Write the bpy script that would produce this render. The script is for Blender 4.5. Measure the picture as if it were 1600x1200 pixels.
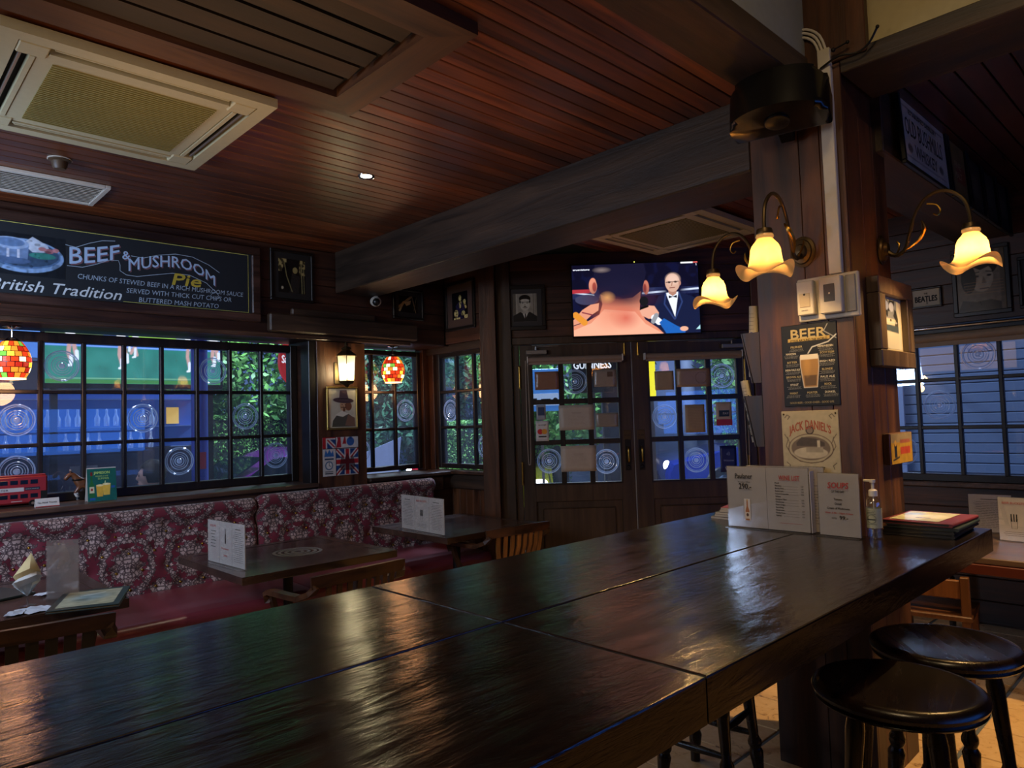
import bpy, bmesh, math, random
import numpy as np
from mathutils import Matrix, Vector
random.seed(7); rng = np.random.default_rng(7)
for o in list(bpy.data.objects): bpy.data.objects.remove(o)
S = bpy.context.scene; C = S.collection
PI = math.pi; R = math.radians

# ---------------------------------------------------------------- camera
def cam_axes(y, p, r):
    F = Vector((math.cos(p)*math.sin(y), math.cos(p)*math.cos(y), math.sin(p)))
    Rt = Vector((math.cos(y), -math.sin(y), 0)); D = F.cross(Rt)
    c, s = math.cos(r), math.sin(r)
    return c*Rt + s*D, -s*Rt + c*D, F
rt, dn, fw = cam_axes(-0.80414, 0.0514314, 0.03141)
cd = bpy.data.cameras.new('camera'); cam = bpy.data.objects.new('camera', cd); C.objects.link(cam)
cam.matrix_world = Matrix(((rt.x, -dn.x, -fw.x, 0), (rt.y, -dn.y, -fw.y, 0), (rt.z, -dn.z, -fw.z, 1.58), (0, 0, 0, 1)))
cd.sensor_width = 36; cd.lens = 1101.97*36/1600; cd.clip_start = 0.02; cd.clip_end = 200
S.camera = cam
# ---------------------------------------------------------------- view, world, big lights
S.view_settings.view_transform = 'Standard'; S.view_settings.look = 'None'
S.view_settings.gamma = 1; S.view_settings.use_curve_mapping = False
S.view_settings.exposure = 0.18
W = bpy.data.worlds.new('dusk'); S.world = W; W.use_nodes = True
bg = W.node_tree.nodes['Background']; bg.inputs[0].default_value = (0.30, 0.50, 1.0, 1); bg.inputs[1].default_value = 0.34

def light(name, kind, loc, power, col, size=.1, size_y=None, aim=None, spot=None, blend=.5, spread=None):
    d = bpy.data.lights.new(name, kind); d.energy = power; d.color = col
    if kind == 'AREA':
        d.size = size
        if size_y: d.shape = 'RECTANGLE'; d.size_y = size_y
        if spread: d.spread = spread
    else: d.shadow_soft_size = size
    if kind == 'SPOT': d.spot_size = spot; d.spot_blend = blend
    o = bpy.data.objects.new(name, d); C.objects.link(o); o.location = loc
    if aim: o.rotation_euler = (Vector(aim)-Vector(loc)).to_track_quat('-Z', 'Y').to_euler()
    return o
# added fills that brighten foliage and street outside, bar lamps behind the camera, cool display light off the left edge of the frame
light('street_fill', 'AREA', (-9.2, 5.4, 5.0), 420, (.75, .9, 1), 1.2, aim=(-10.5, 5.5, .8))
light('street_fill', 'AREA', (-7.2, 7.8, 5.2), 620, (.7, .82, 1), 1.2, aim=(-7, 8.5, 0))
light('street_fill', 'AREA', (-1.8, 7.9, 4.3), 22, (.6, .75, 1), 1.0, aim=(-1.8, 9.4, 1))
light('bar_lamp', 'AREA', (-.35, 1.2, 3.85), 13, (1, .70, .36), .5, aim=(-.9, 2.2, 0))
light('floor_spot', 'SPOT', (-.42, 4.25, 2.95), 260, (1, .66, .30), .05, aim=(-1.35, 4.15, 0), spot=R(62), blend=.6)
light('window_table_spot', 'SPOT', (-.6, 5.0, 3.0), 9, (1, .72, .4), .05, aim=(-1.0, 5.4, .7), spot=R(90), blend=.8)
light('display_glow', 'AREA', (-4.0, -.85, 2.25), 50, (.50, .68, 1), .9, .6, aim=(-5.4, 1.3, 1.9))
light('person_fill', 'AREA', (-6.35, 1.3, 2.7), 9, (.8, .88, 1), .3, aim=(-6.7, 1.9, 1.2))  # added fill that brightens the person seated outside
light('ceiling_bounce', 'AREA', (-2.6, 1.3, 2.35), 4.5, (1, .60, .30), 1.6, aim=(-2.4, 2.0, 4))
light('back_room_lamp', 'AREA', (-2.0, -1.5, 2.6), 20, (1, .78, .55), .8, aim=(-4.2, 3, .6))

# ---------------------------------------------------------------- materials
def lin(h):
    if isinstance(h, str):
        h = h.lstrip('#'); h = ''.join(c*2 for c in h) if len(h) == 3 else h; v = [int(h[i:i+2], 16)/255 for i in (0, 2, 4)]
    else: v = list(h)
    return tuple(((x/12.92) if x <= .04045 else ((x+.055)/1.055)**2.4) for x in v)
MATS = {}
def mat(name, col='#888888', rough=.5, metal=0, emit=None, es=1, spec=None, trans=0, alpha=1, coat=0):
    if name in MATS: return MATS[name]
    m = bpy.data.materials.new(name); m.use_nodes = True; b = m.node_tree.nodes['Principled BSDF']
    c = lin(col)+(1,)
    b.inputs['Base Color'].default_value = c; b.inputs['Roughness'].default_value = rough; b.inputs['Metallic'].default_value = metal
    if emit: b.inputs['Emission Color'].default_value = lin(emit)+(1,); b.inputs['Emission Strength'].default_value = es
    if spec is not None: b.inputs['Specular IOR Level'].default_value = spec
    if trans: b.inputs['Transmission Weight'].default_value = trans
    if coat: b.inputs['Coat Weight'].default_value = coat; b.inputs['Coat Roughness'].default_value = .15
    # fine procedural variation on every plain surface
    nt = m.node_tree; n = nt.nodes.new('ShaderNodeTexNoise'); n.inputs['Scale'].default_value = 30; n.inputs['Detail'].default_value = 4
    tc = nt.nodes.new('ShaderNodeTexCoord'); nt.links.new(tc.outputs['Object'], n.inputs['Vector'])
    if not emit and not trans:
        mx = nt.nodes.new('ShaderNodeMix'); mx.data_type = 'RGBA'; mx.blend_type = 'MULTIPLY'; mx.inputs[0].default_value = .35
        mx.inputs[6].default_value = c; nt.links.new(n.outputs['Color'], mx.inputs[7])
        r = nt.nodes.new('ShaderNodeValToRGB'); r.color_ramp.elements[0].color = (.55, .55, .55, 1); r.color_ramp.elements[1].color = (1, 1, 1, 1)
        nt.links.new(n.outputs['Fac'], r.inputs[0]); nt.links.new(r.outputs[0], mx.inputs[7]); nt.links.new(mx.outputs[2], b.inputs['Base Color'])
    MATS[name] = m; return m

def wood(name, c1, c2, axis='y', rough=.45, fine=26, tint=.35, bump=.15, spec=.5, blotch=.5):
    if name in MATS: return MATS[name]
    m = bpy.data.materials.new(name); m.use_nodes = True; nt = m.node_tree; N = nt.nodes.new; L = nt.links.new
    b = nt.nodes['Principled BSDF']; tc = N('ShaderNodeTexCoord'); oi = N('ShaderNodeObjectInfo')
    mp = N('ShaderNodeMapping'); sc = {'x': (1.2, fine, fine), 'y': (fine, 1.2, fine), 'z': (fine, fine, 1.2)}[axis]
    mp.inputs['Scale'].default_value = sc; L(tc.outputs['Object'], mp.inputs['Vector'])
    k = N('ShaderNodeMath'); k.operation = 'MULTIPLY'; k.inputs[1].default_value = 37; L(oi.outputs['Random'], k.inputs[0])
    cb = N('ShaderNodeCombineXYZ'); [L(k.outputs[0], cb.inputs[i]) for i in range(3)]; L(cb.outputs[0], mp.inputs['Location'])
    n = N('ShaderNodeTexNoise'); n.inputs['Scale'].default_value = 1.0; n.inputs['Detail'].default_value = 7; n.inputs['Roughness'].default_value = .62; n.inputs['Distortion'].default_value = .6
    L(mp.outputs[0], n.inputs['Vector'])
    r = N('ShaderNodeValToRGB'); r.color_ramp.elements[0].position = .3; r.color_ramp.elements[1].position = .72
    r.color_ramp.elements[0].color = lin(c1)+(1,); r.color_ramp.elements[1].color = lin(c2)+(1,); L(n.outputs['Fac'], r.inputs[0])
    mb = N('ShaderNodeMapping'); mb.inputs['Scale'].default_value = {'x': (.8, 3, 3), 'y': (3, .8, 3), 'z': (3, 3, .8)}[axis]; L(tc.outputs['Object'], mb.inputs['Vector']); L(cb.outputs[0], mb.inputs['Location'])
    n2 = N('ShaderNodeTexNoise'); n2.inputs['Scale'].default_value = 1.3; n2.inputs['Detail'].default_value = 3; L(mb.outputs[0], n2.inputs['Vector'])
    a = N('ShaderNodeMapRange'); a.inputs[1].default_value = .3; a.inputs[2].default_value = .7; a.inputs[3].default_value = 1-blotch; a.inputs[4].default_value = 1+blotch*.4; L(n2.outputs['Fac'], a.inputs[0])
    t = N('ShaderNodeMapRange'); t.inputs[3].default_value = 1-tint; t.inputs[4].default_value = 1+tint; L(oi.outputs['Random'], t.inputs[0])
    mu = N('ShaderNodeMath'); mu.operation = 'MULTIPLY'; L(a.outputs[0], mu.inputs[0]); L(t.outputs[0], mu.inputs[1])
    v = N('ShaderNodeVectorMath'); v.operation = 'SCALE'; L(r.outputs[0], v.inputs[0]); L(mu.outputs[0], v.inputs['Scale'])
    L(v.outputs[0], b.inputs['Base Color'])
    rr = N('ShaderNodeMapRange'); rr.inputs[3].default_value = rough-.1; rr.inputs[4].default_value = rough+.15; L(n.outputs['Fac'], rr.inputs[0]); L(rr.outputs[0], b.inputs['Roughness'])
    b.inputs['Specular IOR Level'].default_value = spec
    bu = N('ShaderNodeBump'); bu.inputs['Strength'].default_value = bump; bu.inputs['Distance'].default_value = .01; L(n.outputs['Fac'], bu.inputs['Height']); L(bu.outputs[0], b.inputs['Normal'])
    MATS[name] = m; return m

def vcol(name, emit=0, rough=.5, spec=.3):
    if name in MATS: return MATS[name]
    m = bpy.data.materials.new(name); m.use_nodes = True; nt = m.node_tree; b = nt.nodes['Principled BSDF']
    a = nt.nodes.new('ShaderNodeAttribute'); a.attribute_name = 'Col'
    b.inputs['Roughness'].default_value = rough; b.inputs['Specular IOR Level'].default_value = spec
    if emit:
        b.inputs['Base Color'].default_value = (.01, .01, .01, 1); nt.links.new(a.outputs['Color'], b.inputs['Emission Color']); b.inputs['Emission Strength'].default_value = emit
    else: nt.links.new(a.outputs['Color'], b.inputs['Base Color'])
    MATS[name] = m; return m

def glassmat(name, tint=(.93, .96, 1), fac=.1, haze=.0, rough=.015, hc=(.5, .6, .8)):
    if name in MATS: return MATS[name]
    m = bpy.data.materials.new(name); m.use_nodes = True; nt = m.node_tree; nt.nodes.clear(); N = nt.nodes.new; L = nt.links.new
    out = N('ShaderNodeOutputMaterial'); tr = N('ShaderNodeBsdfTransparent'); tr.inputs[0].default_value = tint+(1,)
    gl = N('ShaderNodeBsdfGlossy'); gl.inputs['Roughness'].default_value = rough; gl.inputs[0].default_value = (1, 1, 1, 1)
    lw = N('ShaderNodeLayerWeight'); lw.inputs[0].default_value = .25
    mr = N('ShaderNodeMapRange'); mr.inputs[3].default_value = fac; mr.inputs[4].default_value = min(1, fac+.5); L(lw.outputs['Facing'], mr.inputs[0])
    pw = N('ShaderNodeMath'); pw.operation = 'POWER'; pw.inputs[1].default_value = 3; L(lw.outputs['Facing'], pw.inputs[0]); L(pw.outputs[0], mr.inputs[0])
    mx = N('ShaderNodeMixShader'); L(mr.outputs[0], mx.inputs[0]); L(tr.outputs[0], mx.inputs[1]); L(gl.outputs[0], mx.inputs[2])
    last = mx
    if haze:
        df = N('ShaderNodeBsdfDiffuse'); df.inputs[0].default_value = hc+(1,)
        tl = N('ShaderNodeBsdfTranslucent'); tl.inputs[0].default_value = hc+(1,)
        ad = N('ShaderNodeMixShader'); ad.inputs[0].default_value = .6; L(df.outputs[0], ad.inputs[1]); L(tl.outputs[0], ad.inputs[2])
        nz = N('ShaderNodeTexNoise'); nz.inputs['Scale'].default_value = 9; nz.inputs['Detail'].default_value = 5; tc = N('ShaderNodeTexCoord'); L(tc.outputs['Object'], nz.inputs['Vector'])
        hm = N('ShaderNodeMapRange'); hm.inputs[3].default_value = haze*.4; hm.inputs[4].default_value = haze*1.6; L(nz.outputs['Fac'], hm.inputs[0])
        m2 = N('ShaderNodeMixShader'); L(hm.outputs[0], m2.inputs[0]); L(mx.outputs[0], m2.inputs[1]); L(ad.outputs[0], m2.inputs[2]); last = m2
    L(last.outputs[0], out.inputs[0]); MATS[name] = m; return m

def damask():
    m = bpy.data.materials.new('damask'); m.use_nodes = True; nt = m.node_tree; N = nt.nodes.new; L = nt.links.new
    b = nt.nodes['Principled BSDF']; uv = N('ShaderNodeUVMap'); uv.uv_map = 'UVMap'
    sx = N('ShaderNodeSeparateXYZ'); L(uv.outputs[0], sx.inputs[0])
    def M(op, a, bb=None, cc=None):
        n = N('ShaderNodeMath'); n.operation = op
        for i, x in enumerate((a, bb, cc)):
            if x is None: continue
            if isinstance(x, (int, float)): n.inputs[i].default_value = x
            else: L(x, n.inputs[i])
        return n.outputs[0]
    P, Q = .42, .44
    u, v = sx.outputs[0], sx.outputs[1]
    def lattice(ou, ov):
        uu = M('SUBTRACT', M('MODULO', M('ADD', u, ou+30*P), P), P/2)
        vv = M('SUBTRACT', M('MODULO', M('ADD', v, ov+30*Q), Q), Q/2)
        return M('ABSOLUTE', uu), vv
    def medallion(ou, ov, r0):
        au, vv = lattice(ou, ov)
        cb = N('ShaderNodeCombineXYZ'); L(au, cb.inputs[0]); L(vv, cb.inputs[1])
        n = N('ShaderNodeTexNoise'); n.inputs['Scale'].default_value = 26; n.inputs['Detail'].default_value = 4; n.inputs['Distortion'].default_value = 1.2; L(cb.outputs[0], n.inputs[0])
        vo = N('ShaderNodeTexVoronoi'); vo.inputs['Scale'].default_value = 34; L(cb.outputs[0], vo.inputs[0])
        vo.feature = 'DISTANCE_TO_EDGE'
        rad = M('SQRT', M('ADD', M('POWER', M('DIVIDE', au, .85), 2), M('POWER', vv, 2)))
        th = M('ARCTAN2', vv, au); lob = M('MULTIPLY', M('COSINE', M('MULTIPLY', th, 9)), .012)
        d = M('SUBTRACT', M('ADD', r0, M('ADD', lob, M('MULTIPLY', M('SUBTRACT', n.outputs['Fac'], .5), .15))), rad)
        return d, vo.outputs['Distance'], n.outputs['Fac'], rad
    d1, e1, n1, r1 = medallion(0, 0, .118); d2, e2, n2, r2 = medallion(P/2, Q/2, .100)
    # garland band: ring around each medallion
    ring = M('SUBTRACT', .024, M('ABSOLUTE', M('SUBTRACT', M('ADD', r1, M('MULTIPLY', M('SUBTRACT', n1, .5), .14)), .185)))
    d = M('MAXIMUM', M('MAXIMUM', d1, d2), ring)
    mask = N('ShaderNodeMapRange'); mask.inputs[1].default_value = -.002; mask.inputs[2].default_value = .002; L(d, mask.inputs[0])
    e = M('MINIMUM', e1, e2); ed = N('ShaderNodeMapRange'); ed.inputs[1].default_value = .02; ed.inputs[2].default_value = .13; L(e, ed.inputs[0])
    bnd = N('ShaderNodeMapRange'); bnd.inputs[1].default_value = .001; bnd.inputs[2].default_value = .005; L(M('ABSOLUTE', d), bnd.inputs[0])
    fl = N('ShaderNodeMix'); fl.data_type = 'RGBA'; fl.inputs[6].default_value = lin('#3a2226')+(1,); fl.inputs[7].default_value = lin('#b89c94')+(1,); L(ed.outputs[0], fl.inputs[0])
    f2 = N('ShaderNodeMix'); f2.data_type = 'RGBA'; f2.inputs[6].default_value = lin('#6c1026')+(1,); L(mask.outputs[0], f2.inputs[0]); L(fl.outputs[2], f2.inputs[7])
    f3 = N('ShaderNodeMix'); f3.data_type = 'RGBA'; f3.inputs[6].default_value = lin('#2a1216')+(1,); L(bnd.outputs[0], f3.inputs[0]); L(f2.outputs[2], f3.inputs[7])
    L(f3.outputs[2], b.inputs['Base Color']); b.inputs['Roughness'].default_value = .75; b.inputs['Sheen Weight'].default_value = .3
    bu = N('ShaderNodeBump'); bu.inputs['Strength'].default_value = .3; bu.inputs['Distance'].default_value = .003; L(mask.outputs[0], bu.inputs['Height']); L(bu.outputs[0], b.inputs['Normal'])
    MATS['damask'] = m; return m

def tabletop():
    m = bpy.data.materials.new('bar_table_wood'); m.use_nodes = True; nt = m.node_tree; N = nt.nodes.new; L = nt.links.new
    b = nt.nodes['Principled BSDF']; tc = N('ShaderNodeTexCoord'); mp = N('ShaderNodeMapping'); mp.inputs['Scale'].default_value = (9, 1.6, 9); L(tc.outputs['Object'], mp.inputs[0])
    n = N('ShaderNodeTexNoise'); n.inputs['Scale'].default_value = 1.6; n.inputs['Detail'].default_value = 8; n.inputs['Roughness'].default_value = .65; n.inputs['Distortion'].default_value = 1.2; L(mp.outputs[0], n.inputs[0])
    r = N('ShaderNodeValToRGB'); r.color_ramp.elements[0].position = .35; r.color_ramp.elements[1].position = .75; r.color_ramp.elements[0].color = lin('#0b0807')+(1,); r.color_ramp.elements[1].color = lin('#2a1c14')+(1,)
    L(n.outputs['Fac'], r.inputs[0]); L(r.outputs[0], b.inputs['Base Color'])
    n3 = N('ShaderNodeTexNoise'); n3.inputs['Scale'].default_value = 2.2; n3.inputs['Detail'].default_value = 4; L(tc.outputs['Object'], n3.inputs[0])
    rr = N('ShaderNodeMapRange'); rr.inputs[1].default_value = .3; rr.inputs[2].default_value = .7; rr.inputs[3].default_value = .10; rr.inputs[4].default_value = .24; L(n3.outputs['Fac'], rr.inputs[0]); L(rr.outputs[0], b.inputs['Roughness'])
    n2 = N('ShaderNodeTexNoise'); n2.inputs['Scale'].default_value = 30; n2.inputs['Detail'].default_value = 6; n2.inputs['Distortion'].default_value = 1.0
    m2 = N('ShaderNodeMapping'); m2.inputs['Scale'].default_value = (1.6, .5, 1); L(tc.outputs['Object'], m2.inputs[0]); L(m2.outputs[0], n2.inputs[0])
    ad = N('ShaderNodeMath'); ad.operation = 'ADD'; L(n.outputs['Fac'], ad.inputs[0]); sc = N('ShaderNodeMath'); sc.operation = 'MULTIPLY'; sc.inputs[1].default_value = .35; L(n2.outputs['Fac'], sc.inputs[0]); L(sc.outputs[0], ad.inputs[1])
    bu = N('ShaderNodeBump'); bu.inputs['Strength'].default_value = .20; bu.inputs['Distance'].default_value = .012; L(ad.outputs[0], bu.inputs['Height']); L(bu.outputs[0], b.inputs['Normal'])
    b.inputs['Specular IOR Level'].default_value = 1.0; MATS['bar_table_wood'] = m; return m

def tile_mat():
    m = bpy.data.materials.new('terracotta_tile'); m.use_nodes = True; nt = m.node_tree; N = nt.nodes.new; L = nt.links.new
    b = nt.nodes['Principled BSDF']; tc = N('ShaderNodeTexCoord'); oi = N('ShaderNodeObjectInfo'); va = N('ShaderNodeVectorMath'); va.operation = 'ADD'; L(tc.outputs['Object'], va.inputs[0]); L(oi.outputs['Location'], va.inputs[1])
    n = N('ShaderNodeTexNoise'); n.inputs['Scale'].default_value = 14; n.inputs['Detail'].default_value = 9; n.inputs['Roughness'].default_value = .7; n.inputs['Distortion'].default_value = 1.5; L(va.outputs[0], n.inputs[0])
    r = N('ShaderNodeValToRGB'); e = r.color_ramp.elements; e[0].position = .34; e[0].color = lin('#6e4a2c')+(1,); e[1].position = .42; e[1].color = lin('#c9a06c')+(1,)
    x = r.color_ramp.elements.new(.8); x.color = lin('#d8b88a')+(1,)
    L(n.outputs['Fac'], r.inputs[0]); L(r.outputs[0], b.inputs['Base Color']); b.inputs['Roughness'].default_value = .38
    MATS['tile'] = m; return m

def leafmat(name, c1, c2):
    if name in MATS: return MATS[name]
    m = bpy.data.materials.new(name); m.use_nodes = True; nt = m.node_tree; N = nt.nodes.new; L = nt.links.new; b = nt.nodes['Principled BSDF']
    tc = N('ShaderNodeTexCoord'); n = N('ShaderNodeTexNoise'); n.inputs['Scale'].default_value = 3.5; n.inputs['Detail'].default_value = 4; L(tc.outputs['Object'], n.inputs[0])
    r = N('ShaderNodeValToRGB'); r.color_ramp.elements[0].position = .35; r.color_ramp.elements[1].position = .65; r.color_ramp.elements[0].color = lin(c1)+(1,); r.color_ramp.elements[1].color = lin(c2)+(1,)
    L(n.outputs['Fac'], r.inputs[0]); L(r.outputs[0], b.inputs['Base Color']); b.inputs['Roughness'].default_value = .5
    b.inputs['Transmission Weight'].default_value = 0; MATS[name] = m; return m

WD = wood('dark_panel', '#24140c', '#583422', 'z', .42); WDX = wood('dark_panel_x', '#24140c', '#583422', 'x', .42); WDY = wood('dark_panel_y', '#24140c', '#583422', 'y', .42)
WBX = wood('beam_x', '#1f1610', '#4a3829', 'x', .5, 14, .1, .5); WBY = wood('beam_y', '#241a12', '#55402f', 'y', .5, 14, .1, .5); WBZ = wood('post_z', '#2a170c', '#6c4226', 'z', .42, 14, .15, .35)
WSIL = wood('sill_y', '#2c2018', '#6a4c3a', 'y', .35, 20, .2, .25)
WCE = wood('ceiling_plank', '#3c1c0c', '#8a4822', 'y', .33, 24, .42, .08, .6, .35)
WFR = wood('louvre_trim', '#3a2212', '#684428', 'y', .42, 20, .15); WFX = wood('louvre_trim_x', '#3a2212', '#684428', 'x', .42, 20, .15)
WCH = wood('chair_wood', '#1e120a', '#4c2e1a', 'z', .36, 22, .15, .1); WCHY = wood('chair_wood_y', '#20130b', '#54341e', 'y', .34, 22, .15, .1)
WCS = wood('chair_slat', '#5a3618', '#9a6a36', 'z', .36, 22, .15, .1)
WTB = wood('small_table', '#241812', '#523a2e', 'y', .19, 16, .15, .05, .9)
WST = wood('stool_wood', '#0c0605', '#24100b', 'y', .24, 14, .1, .05, .6)
WDO = wood('door_wood', '#2a1d12', '#4a3624', 'z', .42, 20, .12)
WDK = mat('black_frame', '#17110d', .35); BLK = mat('black_plastic', '#0c0c0d', .35); BLKM = mat('black_matte', '#060606', .9)
WHT = mat('white_plastic', '#cfc8bb', .45); AIR = mat('aircon_plastic', '#b9b08c', .5); AIRG = mat('aircon_grille', '#8f8750', .55)
CRM = mat('cream_plaster', '#b3a67c', .8); CRM2 = mat('grey_plaster', '#8f9183', .8)
BRS = mat('brass', '#a8823a', .3, 1); BRSD = mat('aged_bronze', '#5a4a30', .4, .8); CHR = mat('chrome', '#c8c8c8', .12, 1); STL = mat('painted_steel', '#8d857c', .4, .5); IRN = mat('black_iron', '#100e0c', .45, .4)
VIN = mat('maroon_vinyl', '#80363e', .32, spec=.6); VIND = mat('dark_base', '#140b0a', .6)
PAPER = mat('paper', '#cfc8c0', .6); PAPT = mat('tan_paper', '#a58b6c', .6); INK = mat('black_ink', '#15120f', .7); INKG = mat('grey_ink', '#6a6460', .7); RED = mat('red_ink', '#b03a34', .6)
ACR = glassmat('clear_acrylic', (.96, .96, .96), .10, .03, hc=(.7, .7, .7)); GLS = glassmat('window_glass', (.88, .92, 1), .085, .035, hc=(.5, .6, .8)); RND = glassmat('bullseye_glass', (.75, .82, .95), .30, .30, .08, (.75, .85, 1))
CGL = glassmat('clear_glass', (.95, .97, .98), .12)
TAB = tabletop(); TIL = tile_mat(); DAM = damask(); PRT = vcol('print', 0, .45); PRG = vcol('print_gloss', 0, .22, .5); SCR = vcol('screen', 1.15, .2); SCR2 = vcol('reflected_screen', 1.5, .3)
MUN = wood('window_frame_z', '#0e0d0c', '#2c2018', 'z', .38, 18, .1)

# ---------------------------------------------------------------- mesh helpers
class MB:
    def __init__(s): s.bm = bmesh.new()
    def box(s, x0, x1, y0, y1, z0, z1, bev=0, rot=None):
        r = bmesh.ops.create_cube(s.bm, size=1); vs = r['verts']
        bmesh.ops.transform(s.bm, matrix=Matrix.LocRotScale(Vector(((x0+x1)/2, (y0+y1)/2, (z0+z1)/2)), None, Vector((abs(x1-x0), abs(y1-y0), abs(z1-z0)))), verts=vs)
        if bev:
            es = list({e for v in vs for e in v.link_edges})
            g = bmesh.ops.bevel(s.bm, geom=es, offset=bev, segments=1, affect='EDGES', profile=.5); vs = list({v for f in g['faces'] for v in f.verts})
        if rot is not None: bmesh.ops.transform(s.bm, matrix=rot, verts=vs)
        return s
    def poly(s, pts, z0, z1, plane='xy'):
        f = {'xy': lambda a, b, c: (a, b, c), 'xz': lambda a, b, c: (a, c, b), 'yz': lambda a, b, c: (c, a, b)}[plane]
        A = [s.bm.verts.new(f(p[0], p[1], z0)) for p in pts]; B = [s.bm.verts.new(f(p[0], p[1], z1)) for p in pts]
        n = len(pts)
        try:
            s.bm.faces.new(A); s.bm.faces.new(B[::-1])
        except ValueError: pass
        for i in range(n): s.bm.faces.new((A[i], B[i], B[(i+1) % n], A[(i+1) % n]))
        return s
    def lathe(s, prof, seg=24, c=(0, 0, 0), ax='z', wave=None):
        rings = []
        for k, (r, z) in enumerate(prof):
            ring = []
            for i in range(seg):
                a = 2*PI*i/seg; rr, zz = r, z
                if wave: rr, zz = wave(k/(len(prof)-1), a, r, z)
                p = (rr*math.cos(a), rr*math.sin(a), zz)
                if ax == 'x': p = (p[2], p[0], p[1])
                if ax == 'y': p = (p[0], p[2], p[1])
                ring.append(s.bm.verts.new((p[0]+c[0], p[1]+c[1], p[2]+c[2])))
            rings.append(ring)
        for a, b in zip(rings, rings[1:]):
            for i in range(seg): s.bm.faces.new((a[i], a[(i+1) % seg], b[(i+1) % seg], b[i]))
        if prof[0][0] > 1e-5 and not wave: s.bm.faces.new(rings[0][::-1])
        if prof[-1][0] > 1e-5 and not wave: s.bm.faces.new(rings[-1])
        return s
    def tube(s, pts, r, seg=8, cap=True):
        pts = [Vector(p) for p in pts]; n = len(pts); rs = list(r) if isinstance(r, (list, tuple)) else [r]*n
        if n > 4:
            q, rr_ = [], []
            for i in range(n-1):
                p0, p1, p2, p3 = pts[max(i-1, 0)], pts[i], pts[i+1], pts[min(i+2, n-1)]
                for k in range(3):
                    t = k/3; q.append(.5*((2*p1)+(p2-p0)*t+(2*p0-5*p1+4*p2-p3)*t*t+(3*p1-p0-3*p2+p3)*t**3)); rr_.append(rs[i]*(1-t)+rs[i+1]*t)
            q.append(pts[-1]); rr_.append(rs[-1]); pts, rs, n = q, rr_, len(q)
        up = Vector((0, 0, 1)); rings = []; last = None
        for i, p in enumerate(pts):
            t = (pts[min(i+1, n-1)]-pts[max(i-1, 0)]).normalized()
            a = last if last is not None else (up if abs(t.z) < .9 else Vector((1, 0, 0)))
            b = t.cross(a).normalized(); a = b.cross(t).normalized(); last = a
            rings.append([s.bm.verts.new(p+(a*math.cos(2*PI*k/seg)+b*math.sin(2*PI*k/seg))*rs[i]) for k in range(seg)])
        for A, B in zip(rings, rings[1:]):
            for k in range(seg): s.bm.faces.new((A[k], A[(k+1) % seg], B[(k+1) % seg], B[k]))
        if cap: s.bm.faces.new(rings[0][::-1]); s.bm.faces.new(rings[-1])
        return s
    def ribbon(s, pts, w, t, side=Vector((0, 0, 1))):      # rectangular section swept along points
        pts = [Vector(p) for p in pts]; n = len(pts); rings = []
        for i, p in enumerate(pts):
            d = (pts[min(i+1, n-1)]-pts[max(i-1, 0)]).normalized(); a = (side-d*side.dot(d)).normalized(); b = d.cross(a)
            rings.append([s.bm.verts.new(p+a*x*w/2+b*y*t/2) for x, y in ((-1, -1), (1, -1), (1, 1), (-1, 1))])
        for A, B in zip(rings, rings[1:]):
            for k in range(4): s.bm.faces.new((A[k], A[(k+1) % 4], B[(k+1) % 4], B[k]))
        s.bm.faces.new(rings[0][::-1]); s.bm.faces.new(rings[-1]); return s
    def sphere(s, c, r, u=16, v=10, sc=(1, 1, 1)):
        g = bmesh.ops.create_uvsphere(s.bm, u_segments=u, v_segments=v, radius=1)
        bmesh.ops.transform(s.bm, matrix=Matrix.LocRotScale(Vector(c), None, Vector((r*sc[0], r*sc[1], r*sc[2]))), verts=g['verts']); return s
    def torus(s, c, Rr, r, seg=28, sub=6, ax='y'):
        rings = []
        for i in range(seg):
            a = 2*PI*i/seg; rg = []
            for k in range(sub):
                b = 2*PI*k/sub; q = Rr+r*math.cos(b); p = (q*math.cos(a), r*math.sin(b), q*math.sin(a)) if ax == 'y' else (q*math.cos(a), q*math.sin(a), r*math.sin(b))
                rg.append(s.bm.verts.new((p[0]+c[0], p[1]+c[1], p[2]+c[2])))
            rings.append(rg)
        for i in range(seg):
            A, B = rings[i], rings[(i+1) % seg]
            for k in range(sub): s.bm.faces.new((A[k], A[(k+1) % sub], B[(k+1) % sub], B[k]))
        return s
    def xf(s, m): bmesh.ops.transform(s.bm, matrix=m, verts=s.bm.verts[:]); return s
    def mesh(s, name, m, smooth=False):
        bmesh.ops.recalc_face_normals(s.bm, faces=s.bm.faces[:])
        me = bpy.data.meshes.new(name); s.bm.to_mesh(me); s.bm.free()
        if m: me.materials.append(m)
        if smooth:
            me.polygons.foreach_set('use_smooth', [True]*len(me.polygons)); me.set_sharp_from_angle(angle=R(40))
        return me
    def build(s, name, m, parent=None, smooth=False, loc=None, **kw):
        return link(name, s.mesh(name, m, smooth), parent, loc, **kw)
def link(name, me, parent=None, loc=None, rotz=None, label=None, cat=None, group=None, kind=None):
    o = bpy.data.objects.new(name, me); C.objects.link(o)
    if parent: o.parent = parent
    if loc is not None: o.location = loc
    if rotz is not None: o.rotation_euler = (0, 0, rotz)
    if label: o['label'] = label
    if cat: o['category'] = cat
    if group: o['group'] = group
    if kind: o['kind'] = kind
    return o
def thing(name, label, cat, loc=(0, 0, 0), rotz=0, group=None):
    return link(name, None, None, loc, rotz, label, cat, group)
def setting(name): return link(name, None, kind='structure')
def box(name, m, parent, *a, bev=0, **kw): return MB().box(*a, bev=bev).build(name, m, parent, **kw)
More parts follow.
